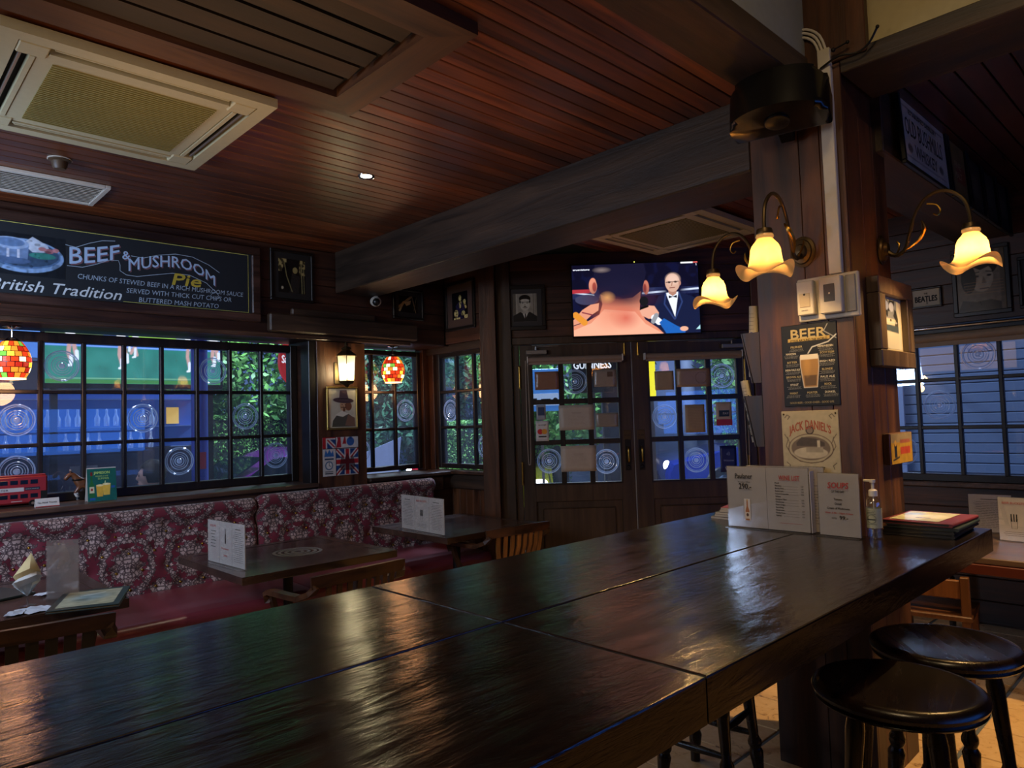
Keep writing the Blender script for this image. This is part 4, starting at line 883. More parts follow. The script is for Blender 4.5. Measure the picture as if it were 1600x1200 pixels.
photo_frame('black framed black-and-white photo right of the chalkboard', 'L', 2.72, 2.615, .38, .425, a_scene, .022, .05, '#191512')
photo_frame('dark framed guitar photo half hidden behind the long beam', 'L', 3.885, 2.555, .35, .29, a_guitar, .022, .045, '#1a120d')
photo_frame('dark framed photo of a musician in a suit on the narrow return wall', 'F', -5.17, 2.46, .44, .47, a_player, .03, .075, '#4a332a')
photo_frame('dark framed portrait photo of a moustached man left of the television', 'D', .395, 2.39, .37, .41, a_gent, .035, .042, '#2a2119', d=.03, nx=90)
GOLD = mat('gilt', '#a08445', .35, .8)
photo_frame('gilt framed print of a man in a tall hat under the lantern', 'P', 3.185, 1.545, .305, .375, a_hat, .017, .008, '#cfc29c', GOLD, .022, off=0, nx=90)
def a_flag(w, h, nx):
    a = Art(w, h, nx, '#c8c0b8'); A = a.a
    def jack(x0, x1, y0, y1):
        a.rect(x0, x1, y0, y1, '#24437c'); cx, cy = (x0+x1)/2, (y0+y1)/2; W_, H_ = x1-x0, y1-y0
        for p in (((x0, y0), (x1, y1)), ((x0, y1), (x1, y0))): a.line(p, W_*.16, '#d8d2cc'); a.line(p, W_*.06, '#b02a2c')
        a.rect(cx-W_*.13, cx+W_*.13, y0, y1, '#d8d2cc').rect(x0, x1, cy-H_*.14, cy+H_*.14, '#d8d2cc').rect(cx-W_*.08, cx+W_*.08, y0, y1, '#b8282a').rect(x0, x1, cy-H_*.09, cy+H_*.09, '#b8282a')
    jack(-.28, .36, .68, 1.3); a.rect(.36, 1, .68, A, '#d8d2cc'); jack(.37, 1.0, .02, .66)
    a.rect(0, .36, 0, .67, '#d0cac4').poly([(.37, .69), (.42, .9), (.40, A), (.5, A), (.52, .70)], '#b02a2c').poly([(.55, .78), (.60, .95), (.56, A), (.64, A), (.66, .78)], '#b02a2c').ell(.78, .84, .11, .11, '#3a62a4').rect(.75, .82, .9, A, '#24437c')
    a.poly([(.04, .48), (.08, .66), (.13, .56), (.18, .66), (.24, .56), (.28, .64), (.31, .48)], '#3a6cae').rect(.05, .30, .40, .44, '#3c4a66').ell(.17, .26, .11, .11, '#56708f').ell(.17, .26, .08, .08, '#e0dcd6').line([(.17, .26), (.17, .33)], .015, '#222').line([(.17, .26), (.22, .24)], .015, '#222').rect(.06, .28, .05, .08, '#333a48').rect(.06, .28, .10, .12, '#333a48')
    a.poly([(.45, .18), (.52, .50), (.60, .40), (.68, .56), (.76, .40), (.85, .50), (.92, .18)], '#2c1416', .8).rect(.50, .88, .12, .18, '#2c1416', .8).noise(.1, 30)
    a.rect(0, 1, .665, .685, '#2a2222').rect(.355, .372, 0, A, '#2a2222'); return a
fs = hung('tin_sign', 'colourful union-flag collage tin sign below the man in the tall hat', 'sign', 'P', 3.165, 1.15); box('plate', mat('tin_edge', '#3a2f2a', .4, .6), fs, -.175, .175, -.006, 0, 0, .335, bev=.002); a_flag(.345, .33, 110).build('print', PRG, fs, None, .0025, -.0068)

# security camera
sc = thing('security_camera', 'small white and black dome security camera on the timber under the beam', 'camera', (-5.36, 3.50, 2.82), AL)
MB().lathe([(0, 0), (.045, 0), (.045, -.012), (.03, -.018), (.018, -.03), (.016, -.055), (0, -.055)], 20).tube([(0, 0, -.05), (-.01, -.02, -.08), (-.02, -.03, -.10)], .018, 10).build('mount', WHT, sc, True)
MB().sphere((-.03, -.04, -.145), .05, 20, 12, (1, 1, .9)).build('housing', WHT, sc, True); MB().sphere((-.04, -.062, -.152), .036, 18, 10).build('dome', BLK, sc, True)

# television ------------------------------------------------------------------
tv = hung('television', 'wall-mounted television showing a boxing match above the double doors', 'television', 'D', 1.39, 2.30)
box('casing', BLK, tv, -.575, .575, -.065, -.025, 0, .665, bev=.004); box('wall_bracket', IRN, tv, -.15, .15, -.025, 0, .2, .5)
a = Art(1.13, .64, 300, '#0a0a20')
def T(x, y): return ((x-435)/745, (565-y)/745)
def P_(*pts): return [T(*p) for p in pts]
def E_(x, y, rx, ry, c, **k): u, v = T(x, y); a.ell(u, v, rx/745, ry/745, c, **k)
a.poly(P_((435, 290), (1180, 290), (1180, 330), (435, 345)), '#2a3358').noise(.5, 24, .6, '#10143a', 4)
a.line(P_((440, 305), (560, 325)), .012, '#c8d4e8').line(P_((850, 322), (1180, 303)), .014, '#c8d4f0').line(P_((435, 300), (530, 300)), .03, '#a8303a')
a.rect(0, 1, 0, .17, '#141433')
E_(520, 350, 70, 30, '#3a3d5a'); E_(1030, 300, 70, 60, '#101030', soft=20)
a.poly(P_((905, 420), (940, 345), (1000, 320), (1060, 320), (1130, 345), (1180, 370), (1180, 565), (900, 565)), '#141b3a')
a.poly(P_((985, 325), (1060, 320), (1035, 470)), '#dfe6f2').poly(P_((1002, 340), (1025, 348), (1050, 338), (1050, 356), (1026, 350), (1002, 358)), '#0a0a14')
a.line(P_((985, 330), (975, 390), (1030, 480)), .012, '#2a3a6a').line(P_((1062, 325), (1080, 380), (1035, 480)), .012, '#2a3a6a')
a.poly(P_((1000, 300), (1050, 300), (1048, 330), (1026, 345), (1004, 330)), '#a87a68'); E_(1027, 265, 43, 55, '#c9a08c'); E_(1030, 245, 36, 32, '#dcb8a6', soft=10); E_(1070, 268, 7, 14, '#b08070')
a.line(P_((990, 262), (1062, 258)), .006, '#2a2024').line(P_((1010, 296), (1040, 294)), .006, '#7a3a34'); E_(1008, 262, 9, 6, '#40302c'); E_(1045, 260, 9, 6, '#40302c'); a.line(P_((1026, 262), (1022, 282)), .008, '#a87a66')
E_(558, 268, 24, 47, '#d88a70'); E_(566, 275, 12, 28, '#a84a3c'); E_(870, 288, 18, 42, '#d07a62'); E_(864, 292, 9, 26, '#a04438')
a.poly(P_((565, 200), (600, 330), (625, 420), (830, 420), (840, 330), (875, 200), (860, 130), (575, 130)), '#15142c')
a.poly(P_((600, 320), (610, 380), (590, 440), (520, 478), (435, 505), (435, 565), (965, 565), (930, 530), (860, 480), (828, 420), (838, 310), (790, 345), (720, 352), (650, 345)), '#d8886c')
a.poly(P_((620, 410), (540, 490), (435, 530), (435, 565), (960, 565), (860, 505), (800, 430)), '#e8a88c')
E_(720, 350, 115, 38, '#4a2430', soft=40); E_(720, 300, 128, 60, '#191730', soft=30); E_(745, 465, 38, 30, '#c24a3e', soft=40); E_(660, 440, 60, 50, '#d06a50', al=.6, soft=50); E_(640, 340, 26, 20, '#d89a60', soft=16, al=.8); E_(612, 175, 30, 10, '#8a7a78', soft=8, al=.8)
a.poly(P_((435, 470), (490, 410), (540, 380), (590, 372), (585, 415), (545, 440), (500, 480), (435, 500)), '#d89074').line(P_((450, 440), (500, 485)), .05, '#d88a30').line(P_((490, 425), (545, 440)), .01, '#7a2a3a')
E_(855, 370, 26, 28, '#15151a'); a.poly(P_((828, 425), (870, 395), (915, 400), (940, 440), (935, 470), (880, 475), (840, 455)), '#dca088').line(P_((838, 412), (875, 400)), .018, '#0a0a0a')
a.line(P_((912, 470), (940, 495)), .05, '#e8eef8').line(P_((905, 492), (925, 455)), .035, '#8c9098').poly(P_((940, 500), (968, 475), (1040, 520), (1095, 548), (1090, 565), (980, 565)), '#1c5cae'); E_(1085, 540, 24, 14, '#e0a88c')
a.rect(*[T(1080, 0)[0], T(1152, 0)[0]], T(0, 152)[1], T(0, 130)[1], '#eef2f4').rect(T(1154, 0)[0], T(1180, 0)[0], T(0, 150)[1], T(0, 128)[1], '#e0605a').poly(P_((1155, 545), (1180, 520), (1180, 545)), '#a8d8e0')
a.build('screen', SCR, tv, None, .0125, -.0665)
Print().text('truevisions', -.555, .605, .014, .15, 'l', bold=.0008).text('2', .551, .619, .016).build('lettering', mat('screen_white', '#fff', .5, emit='#e8eefc', es=1.2), tv, -.0675)
Print().text('LIVE BOXING', .468, .6195, .010, .085).build('lettering', INK, tv, -.0675)
MB().sphere((.0, -.06, .668), .004, 8, 6).build('standby_light', mat('led', '#ff4', .5, emit='#f0f060', es=4), tv)

# papers taped to the doors --------------------------------------------------
def sheet(label, s_, z, w, h, m, fn=None, name='paper_notice', cat='notice', off=.012, tilt=0, group=None):
    t = hung(name, label, cat, 'D', s_, z, off-.006, group); t.rotation_euler.y = tilt
    b = MB(); n = 6
    g = [[b.bm.verts.new((-w/2+w*i/n, -.002+.0025*math.sin(i*1.7+z*9+j), h*j/n)) for i in range(n+1)] for j in range(n+1)]
    for j in range(n):
        for i in range(n): b.bm.faces.new((g[j][i], g[j][i+1], g[j+1][i+1], g[j+1][i]))
    o = b.build('sheet', m, t, True); md = o.modifiers.new('t', 'SOLIDIFY'); md.thickness = .001
    if fn: fn(t)
    return t
GL2 = mat('glossy_brown', '#8a6450', .25); GL3 = mat('glossy_grey', '#8f8376', .25); WP = mat('notice_paper', '#b5a795', .5)
sheet('crumpled glossy brown paper in the top left pane of the left door', .57, 1.845, .215, .165, GL2)
sheet('glossy grey ticket in the top right pane of the left door', 1.095, 1.855, .20, .155, GL3, lambda t: box('printed_square', mat('tk', '#5a4432', .4), t, .02, .07, -.006, -.004, .09, .135))
def nt(t): Print().rect(-.045, .045, .155, .158).rect(-.04, .04, .145, .147).lines(-.08, .08, .05, .14, 7).build('lettering', mat('faint_ink', '#9a8a78', .7), t, -.0065)
sheet('large cream notice across the middle row of the left door', .825, 1.475, .315, .225, WP, nt, off=.016); sheet('large cream notice across the bottom row of the left door', .83, 1.105, .315, .23, WP, nt, off=.016)
sheet('wide glossy ticket in the middle right pane of the left door', 1.10, 1.495, .20, .125, GL3)
def mc(t):
    Print().disc(-.020, .085, .024).build('red_disc', mat('mred', '#c8202a', .5), t, -.007); Print().disc(.018, .085, .024).build('yellow_disc', mat('myel', '#e0942a', .5), t, -.0075); Print().rect(-.035, .035, .035, .045).text('we accept', 0, .14, .012, .07).build('lettering', INK, t, -.007)
sheet('white card-payment sticker with red and yellow discs on the left door', .515, 1.385, .115, .18, PAPER, mc, 'payment_sticker', 'sticker')
sheet('small grey sticker with a blue square on the left door', .51, 1.575, .085, .135, mat('grey_sticker', '#9a9aa0', .5), lambda t: box('blue_square', mat('bsq', '#2c3a5c', .5), t, -.028, .028, -.007, -.005, .04, .115), 'payment_sticker', 'sticker')
sheet('square tan paper beside the yellow sign in the right door', 1.625, 1.81, .17, .17, PAPT); sheet('wide tan envelope-like paper in the top row of the right door', 1.885, 1.83, .30, .165, mat('tan_gloss', '#9c806a', .35), lambda t: MB().torus((.07, -.0055, .08), .05, .0012, 28, 4).build('round_stamp', mat('stamp', '#7a6450', .6), t))
sheet('tan printed sheet in the middle pane of the right door', 1.885, 1.42, .175, .25, PAPT, lambda t: Print().lines(-.07, .07, .02, .23, 15).build('lettering', mat('brown_ink', '#6a5440', .7), t, -.0065))
def up(t): box('red_band', mat('upred', '#b02a24', .4), t, -.07, .07, -.006, -.004, 0, .055); box('emblem', mat('upem', '#1c2a2a', .4), t, -.045, .045, -.007, -.005, .08, .135); Print().text('PAY', .015, .098, .02, .05).build('lettering', PAPER, t, -.0085)
sheet('red and cream card-payment sticker in the right door', 2.145, 1.475, .14, .21, mat('cream_sticker', '#b8a490', .5), up, 'payment_sticker', 'sticker')
def vs(t): Print().text('VISA', .005, .02, .026, .085, shear=.2, bold=.001).text('Welcome', 0, .095, .018, .09).stroke([(-.006, .15), (.0, .16), (-.004, .175)], .003).stroke([(.004, .145), (.012, .16), (.005, .18)], .003).stroke([(-.014, .153), (-.010, .16), (-.013, .168)], .003).build('lettering', mat('visa_white', '#b8c0dc', .5), t, -.0065)
sheet('dark blue contactless payment sticker low on the right door', 2.165, 1.06, .145, .235, mat('visa_blue', '#16205c', .4), vs, 'payment_sticker', 'sticker')

# pillar signs -----------------------------------------------------------------
be = hung('tin_sign', 'black tin sign of beer styles with a pint glass on the pillar front', 'sign', 'I', -1.3295, 1.602)
box('plate', mat('tin_dark', '#2a2620', .35, .5), be, -.124, .124, -.005, 0, 0, .366, bev=.002)
a = Art(.244, .362, 110, '#1b1c1c'); A = a.a
a.poly([(.33, .34), (.68, .34), (.65, .92), (.62, 1.0), (.65, 1.04), (.32, 1.04), (.35, 1.0), (.33, .92)], '#1b1c1c')
a.poly([(.38, .33), (.62, .33), (.66, .72), (.655, .88), (.335, .88), (.33, .72)], '#a9824a').poly([(.40, .36), (.60, .36), (.62, .55), (.39, .55)], '#6a5232').ell(.45, .72, .06, .16, '#c89a52', al=.6, soft=6).rect(.335, .655, .84, .93, '#e8e2d4').line([(.33, .90), (.33, .72), (.38, .33), (.62, .33), (.665, .72), (.66, .90)], .012, '#d8d4cc').line([(.48, .95), (.56, 1.06), (.85, 1.13), (1, 1.25)], .02, '#c8ccd0').line([(.85, 1.45), (.78, 1.33), (1, 1.18)], .01, '#b8bcc0')
a.rect(.12, .88, 1.18, 1.24, '#b8a05c'); a.build('print', PRT, be, None, .002, -.0055)
p = Print().text('BEER', 0, .303, .042, .155, bold=.0012).text('GOOD BEER - GOOD CHEER - GOOD LIFE', 0, .012, .0085, .195); p.build('lettering', mat('khaki_ink', '#b8a878', .6), be, -.006)
Print().text('STYLES AROUND THE WORLD', 0, .289, .0095, .165, bold=.0003).build('lettering', INK, be, -.0062)
pw = Print(); py = Print(); pl = Print()
for i, (x, z, tx) in enumerate(((-.055, .262, 'PILSNER'), (-.082, .232, 'MARZEN'), (-.078, .194, 'BITTER'), (-.078, .160, 'INDIA PALE ALE'), (-.075, .128, 'BROWN ALE'), (-.073, .093, 'STOUT'), (-.078, .055, 'WHEAT'), (.073, .256, 'HEFEWEIZEN'), (.078, .228, 'SCOTTISH'), (.078, .190, 'IRISH RED'), (.076, .155, 'BLONDE'), (.076, .122, 'PALE ALE'), (.076, .090, 'BOCK'), (.084, .055, 'DUNKEL'), (.006, .055, 'PORTER'))):
    (pw if i % 2 else py).text(tx, x, z, .0088, min(.066, .0075*len(tx)), bold=.0003); pl.lines(x-.035, x+.035, z-.017, z-.003, 3, .0016, .25)
pw.build('lettering', mat('sign_cream', '#d8d2bc', .6), be, -.006); py.build('lettering', MATS['khaki_ink'], be, -.006); pl.build('small_print', mat('sign_grey', '#8c8c88', .6), be, -.006)

jd = hung('tin_sign', 'cream tin whiskey sign with red lettering below the beer sign', 'sign', 'I', -1.345, 1.238)
box('plate', mat('tin_cream', '#b4a888', .4), jd, -.127, .127, -.005, 0, 0, .344, bev=.002)
a = Art(.25, .34, 120, '#b8ac8c'); a.ell(.5, .70, .40, .26, '#6a5040').ell(.5, .70, .385, .247, '#b8ac8c').ell(.5, .70, .345, .21, '#7a6a58').ell(.5, .62, .30, .10, '#c8bca0').poly([(.25, .80), (.35, .90), (.6, .87), (.75, .80), (.75, .74), (.25, .74)], '#554a3e').rect(.62, .67, .66, .84, '#d0c4a8').rect(.42, .72, .63, .72, '#a89c84').noise(.1, 20)
for sx in (0, 1):
    f = (lambda x: 1-x) if sx else (lambda x: x)
    a.line([(f(.06), 1.25), (f(.10), 1.30), (f(.15), 1.27), (f(.11), 1.22)], .012, '#4a3c30').line([(f(.04), .95), (f(.10), .86), (f(.06), .74), (f(.14), .60), (f(.30), .47), (f(.5), .44)], .012, '#5a4a3c').line([(f(.09), .90), (f(.13), .78), (f(.10), .68)], .010, '#5a4a3c').line([(f(.06), .45), (f(.12), .40), (f(.10), .34)], .012, '#4a3c30')
a.ell(.5, 1.02, .075, .075, '#3c3028').ell(.5, 1.02, .055, .055, '#8c7c68'); a.build('print', PRT, jd, None, .002, -.0055)
Print().text("JACK DANIEL'S", 0, .262, .036, .185, warp=lambda X, Z: (X, Z*(1.15-6*np.abs(X)**1.2*.6)-2.6*X*X), bold=.001).text('TENNESSEE HOLLOW', 0, .036, .030, .20, bold=.0009).build('lettering', mat('rust_ink', '#a8563a', .6), jd, -.006)
Print().text('MADE IN A QUIET', 0, .085, .011, .12, bold=.0005).build('lettering', INK, jd, -.006)
for x in (-.115, .115): MB().sphere((x, -.006, .33), .004, 8, 6).build('screw', BRSD, jd)

sw = hung('switch_box', 'beige wall box with two switch plates beside the front sconce', 'switch', 'I', -1.232, 1.975)
box('back_box', WHT, sw, -.128, .132, -.022, 0, 0, .19, bev=.004); MB().box(-.118, -.045, -.055, -.022, .025, .175, bev=.004).build('switch_plate', WHT, sw); MB().box(-.018, .075, -.06, -.022, .02, .178, bev=.004).build('switch_plate', WHT, sw)
box('rocker', mat('beige_plastic', '#b8aa92', .5), sw, -.105, -.06, -.058, -.055, .06, .12, bev=.001); Print().disc(-.083, .115, .005).lines(-.1, -.066, .04, .05, 1, .002).build('mark', INK, sw, -.0585); box('thermostat_window', BLK, sw, .002, .048, -.062, -.060, .07, .145, bev=.001); Print().disc(.026, .105, .004).build('mark', WHT, sw, -.0625); box('side_cover', mat('grey_plastic', '#98958c', .5), sw, .082, .122, -.03, -.022, .02, .178, bev=.002)
cn = hung('cable_trunking', 'white vertical cable trunking running up the pillar above the switch box', 'trunking', 'I', -1.19, 2.166)
box('trunking', WHT, cn, -.027, .027, -.028, 0, 0, .99, bev=.003)
MB().tube([(-.02, -.016, .98), (-.04, -.018, 1.04), (-.08, -.025, 1.075), (-.14, -.03, 1.085), (-.2, -.03, 1.085)], .006, 8).tube([(-.005, -.016, .98), (-.03, -.018, 1.055), (-.08, -.025, 1.095), (-.14, -.03, 1.10), (-.2, -.03, 1.10)], .006, 8).tube([(.01, -.016, .98), (-.015, -.018, 1.06), (-.07, -.02, 1.11), (-.14, -.03, 1.118), (-.2, -.03, 1.12)], .006, 8).build('cable', WHT, cn, True)
br = thing('iron_bracket', 'small black iron bracket and rod at the top of the pillar', 'bracket', (-1.10, 3.105, 3.08))
MB().tube([(-.10, -.02, -.01), (-.02, -.03, .01), (.05, -.02, .0), (.10, -.02, .02), (.14, -.03, .07)], .005, 6).tube([(-.17, -.03, -.06), (-.10, -.02, -.01)], .004, 6).sphere((-.04, -.03, .045), .010, 8, 6).sphere((.02, -.03, .055), .008, 8, 6).tube([(-.04, -.03, .045), (.02, -.03, .055)], .004, 6).sphere((.14, -.03, .07), .008, 8, 6).build('rod', IRN, br)

# loudspeaker
sk = thing('loudspeaker', 'black rounded loudspeaker hanging at the top of the pillar', 'speaker', (-1.32, 2.93, 2.875), R(12))
pts = []
for k in range(25):
    a_ = PI*k/24; pts.append((-.20*math.cos(a_), -.02-.16*math.sin(a_)**.7))
pts = [(-.20, .06)]+pts+[(.20, .06)]
b = MB().poly(pts, -.088, .088); es = [e for e in b.bm.edges if abs(e.verts[0].co.z-e.verts[1].co.z) < 1e-6]; bmesh.ops.bevel(b.bm, geom=es, offset=.03, segments=4, affect='EDGES', profile=.5); sb = b.build('cabinet', mat('speaker_plastic', '#0d0c0b', .22), sk, True)
MB().lathe([(.05, -.090), (.05, -.097), (.045, -.10), (0, -.10)], 24, (.0, -.06, 0)).build('port', BLK, sk, True)
box('bracket', IRN, sk, -.03, .03, .06, .165, -.05, .05, bev=.004); MB().tube([(-.13, -.12, .083), (-.13, -.10, .13)], .007, 6).build('bracket_bolt', CHR, sk)
sk.rotation_euler = (R(-14), 0, R(14))

# newspaper rack on the pillar's left side
nr = thing('newspaper_rack', 'dark wooden two-pocket newspaper rack on the left side of the pillar', 'rack', (-1.56, 3.27, 1.42), R(-90))
box('back_board', WDO, nr, -.13, .13, -.012, 0, 0, .56, bev=.002)
for z in (.0, .30):
    for xx in (-.13, .12): MB().poly([(-.012, z), (-.055, z), (-.10, z+.24), (-.012, z+.24)], xx, xx+.01, 'yz').build('side', WDO, nr)
    MB().poly([(-.05, z), (-.06, z), (-.105, z+.24), (-.097, z+.24)], -.13, .13, 'yz').build('pocket_front', WDO, nr)
def news(label, loc, rot, w, words):
    t = thing('newspaper', label, 'newspaper', loc); t.rotation_euler = rot
    MB().lathe([(.001, 0), (.021, .001), (.021, w-.001), (.001, w)], 20).build('rolled_pages', mat('newsprint', '#b8b2a4', .7), t, True)
    p = Print()
    for i, (s_, hh) in enumerate(words): p.text(s_, 0, .03+i*.055, hh, .034, bold=.001)
    p.build('lettering', INK, t, -.0215); p = Print(); p.lines(-.015, .015, .02, w-.03, 16, .002); p.build('small_print', INKG, t, -.0212); Print().disc(0, .2, .014).build('blue_roundel', mat('news_blue', '#3a3f7a', .6), t, -.0214)
news('rolled newspaper with bold black headlines in the lower pocket of the rack', (-1.632, 3.185, 1.44), (0, R(-9), R(0)), .30, (('UP', .04), ('RADIO', .02), ('FREE', .014), ('NEWS', .03)))
news('rolled newspaper standing in the upper pocket of the rack', (-1.625, 3.17, 1.75), (0, R(3), 0), .34, (('8', .03), ('DAILY', .02), ('SPORT', .02)))

# right side of the pillar
def a_dog(w, h, nx):
    a = Art(w, h, nx, '#c8c4b4'); A = a.a
    a.rect(.12, .80, .62*A, A, '#7a8090').noise(.9, 12, .55, '#1a1c22', 8).rect(0, 1, 0, A*.38, '#cfcdbf').poly([(0, A*.38), (1, A*.33), (1, A*.48), (0, A*.50)], '#4a5866').line([(.1, A*.55), (.8, A*.55)], .02, '#c8ccd4').ell(.3, A*.88, .12, .08, '#8c98c0').ell(.55, A*.86, .12, .08, '#a8b0d0').rect(.86, 1, 0, A, '#d6d2c4'); return a
photo_frame('deep brown framed photo with a pale lower half on the right side of the pillar', 'J', 3.50, 1.765, .44, .40, a_dog, .075, .012, '#cfc29c', wood('brown_frame', '#3a2c20', '#6a5644', 'z', .4), .055, nx=70)
yl = hung('tin_sign', 'small yellow and red wooden plaque on the right side of the pillar', 'sign', 'J', 3.53, 1.328); box('block', WBZ, yl, -.15, .15, -.03, 0, 0, .14, bev=.003)
a = Art(.28, .135, 90, '#a8822c'); A = a.a; a.rect(0, 1, A*.7, A, '#8a7a5c').rect(.14, .26, .10, .32, '#20242c').ell(.20, .33, .05, .05, '#c89a4a').rect(.42, .9, .14, .26, '#a8402c').rect(.42, .9, .32, .38, '#8f5040').line([(.08, .06), (.36, .10)], .03, '#2a2c30').noise(.2, 16); a.build('print', PRT, yl, None, .0025, -.031)

# leaning pub mirrors and signs along the right beam
def lean(label, y, w, art, words, m, h=.37):
    t = thing('framed_sign', label, 'sign', (-1.062, y, 2.735), AL, 'framed whiskey signs along the right beam'); t.rotation_euler = (R(-3), 0, AL); picture_frame(t, w, h, .018, .022, BLK)
    box('backing', BLK, t, -w/2+.01, w/2-.01, -.006, 0, .01, h-.01); art.build('print', PRT, t, None, .02, -.0075); p = Print()
    for s_, z, hh, ww in words: p.text(s_, 0, z, hh, ww, bold=.001)
    p.build('lettering', m, t, -.0085)
a = Art(.74, .33, 90, '#c4bca4'); a.noise(.2, 10).line([(.05, .06), (.95, .06)], .006, '#5a5448').line([(.05, .40), (.95, .40)], .006, '#5a5448').ell(.16, .12, .05, .03, '#6a6456').ell(.84, .12, .05, .03, '#6a6456')
lean('pale framed old whiskey sign hanging nearest the pillar', 4.02, .78, a, (('OLD BUSHMILLS', .175, .09, .60), ('WHISKEY', .08, .065, .36), ('ESTABLISHED DISTILLERY', .29, .022, .45)), mat('sign_dark', '#4a4438', .6))
a = Art(.33, .33, 60, '#6e6038'); a.noise(.2, 8).poly([(0, .6), (.14, .62), (.10, .25), (.22, .1), (0, .1)], '#17150f').rect(.4, .92, .3, .62, '#7a3a22')
lean('smaller yellow and red framed sign second from the pillar', 4.62, .37, a, (('FINE', .2, .04, .12), ('MALT', .14, .04, .14)), mat('sign_pale', '#b09a70', .6))
for i, (y, c) in enumerate(((4.99, '#3c3a2e'), (5.34, '#3a3c34'), (5.68, '#34362c'))):
    a = Art(.29, .31, 50, c); a.noise(.5, 12, .5, '#22221c', 11+i).rect(.2, .8, .3, .7, '#4c4a3a'); lean('dark framed sign along the right beam, %s from the pillar' % ('third', 'fourth', 'fifth')[i], y, .32, a, (('ALE', .2, .05, .14), ('STOUT', .12, .035, .18)), mat('sign_dim', '#6a6650', .6))
# right wall pictures
bp = hung('framed_sign', 'small framed band name sign on the right wall planks', 'sign', 'R', -1.645, 2.335); picture_frame(bp, .215, .155, .014, .03, WDK); box('board', mat('sign_paper', '#b0a488', .5), bp, -.1, .1, -.012, 0, .01, .145); Print().text('BEATLES', 0, .05, .042, .15, bold=.0022).text('THE', 0, .105, .012, .025, bold=.0006).stroke([(.005, .06), (.005, .03)], .006).build('lettering', INK, bp, -.0135)
def a_face(w, h, nx):
    a = Art(w, h, nx, '#6a6252'); A = a.a
    a.ell(.45, A*.78, .42, .34, '#1e1b18').ell(.52, A*.55, .24, .34, '#8f8672').ell(.25, A*.55, .16, .35, '#1e1b18').poly([(.2, A*.8), (.5, A*.68), (.8, A*.76), (.8, A), (.2, A)], '#1e1b18').ell(.42, A*.58, .05, .025, '#1e1b18').ell(.68, A*.58, .05, .025, '#1e1b18').line([(.35, A*.64), (.48, A*.65)], .02, '#1e1b18').line([(.62, A*.65), (.75, A*.63)], .02, '#1e1b18').poly([(.56, A*.58), (.52, A*.46), (.62, A*.46)], '#6f6656').line([(.48, A*.37), (.66, A*.37)], .025, '#4a4038').poly([(0, 0), (.1, A*.2), (.4, A*.16), (.7, A*.18), (1, A*.1), (1, 0)], '#26221e').rect(.9, 1, 0, A, '#575040').noise(.2, 14)
    for k in range(5): a.line([(.15, A*(.30+.045*k)), (.95, A*(.29+.05*k))], .012, '#a8845a', .5)
    return a
photo_frame('tall framed black-and-white face photo behind the right sconce', 'R', -1.285, 2.235, .36, .50, a_face, .03, .0, '#222', nx=80)
photo_frame('dark framed photo at the right edge of the frame', 'R', -.93, 2.25, .26, .36, a_scene, .02, .03, '#191512', nx=40)
# roller blind and rod over the right window
rb = setting('blind_right'); MB().tube([(-2.33, 5.985, 2.10), (-.28, 5.985, 2.10)], .034, 20).box(-2.32, -.29, 5.975, 5.985, 2.035, 2.09).build('roller', mat('blind_cloth2', '#9a8468', .6), rb, True); MB().tube([(-2.35, 5.975, 2.175), (-.27, 5.975, 2.175)], .011, 10).build('rod', CHR, rb, True)

# ================================================================ TABLE-TOP THINGS
def menu_stand(label, loc, rz, w, h, panels, group='menu card stands', base=True):
    t = thing('menu_stand', label, 'menu', loc, rz, group)
    MB().box(-w/2, w/2, -.004, -.002, .004, h).box(-w/2, w/2, .004, .006, .004, h).box(-w/2, w/2, -.035, .03, 0, .003).build('acrylic_holder', ACR, t)
    box('card', PAPER, t, -w/2+.003, w/2-.003, -.001, .003, .005, h-.004)
    for k in range(1, len(panels)): x = -w/2+w*k/len(panels); box('fold', INKG, t, x-.0006, x+.0006, -.0016, -.001, .005, h-.004)
    pi, pr = Print(), Print(); pi.rect(0, .0001, .01, .0101); pr.rect(0, .0001, .01, .0101)
    for k, fn in enumerate(panels): fn(pi, pr, -w/2+w*(k+.5)/len(panels), w/len(panels), h)
    pi.build('lettering', INK, t, -.0045); pr.build('lettering', RED, t, -.0045); return t
def p_beer(pi, pr, x, w, h):
    pi.text('Paulaner', x-.01, h*.80, .022, .085, bold=.0004).rect(x-.055, x+.035, h*.79, h*.793).text('Weissbier 500ml', x-.01, h*.73, .008, .06).text('290.-', x-.005, h*.63, .026, .06, bold=.0005).rect(x-.035, x+.03, h*.615, h*.618)
def p_wine(pi, pr, x, w, h):
    pr.text('WINE LIST', x+.01, h*.80, .020, .095, bold=.0003).rect(x-.04, x+.06, h*.79, h*.793)
    for k, s_ in enumerate(('Red', 'Montana', 'Barley Red', 'Rocky Lane', 'Central Serpentine', 'White', 'Sauvignon Blanc', 'Chardonnay', 'Pinot Grigio', 'Sparkling', 'House wine', 'Family Rose', 'Gamay')):
        z = h*(.74-.042*k); pi.text(s_, x-.055, z, .0065, .01+.0028*len(s_), 'l', bold=.0002)
        if k not in (0, 5, 9): pi.rect(x-.02, x+.05, z, z+.0006); pi.text('220', x+.068, z, .006, .012)
    pr.rect(x-.04, x+.06, h*.13, h*.134)
def p_soup(pi, pr, x, w, h):
    pr.text('SOUPS', x, h*.76, .024, .085, shear=.15, bold=.0008).rect(x-.043, x+.043, h*.742, h*.746).text('With 3.90 - 10pm 5.5am', x, h*.36, .007, .115, bold=.0002)
    for z, s_, ww in ((.69, 'OF THE DAY', .055), (.57, 'Tomato.', .036), (.50, 'Oxtail.', .03), (.43, 'Cream of Mushroom.', .095)): pi.text(s_, x, h*z, .009, ww, bold=.0003)
    pi.text('only', x-.02, h*.28, .009).text('99.-', x+.02, h*.275, .016, .035, bold=.0004)
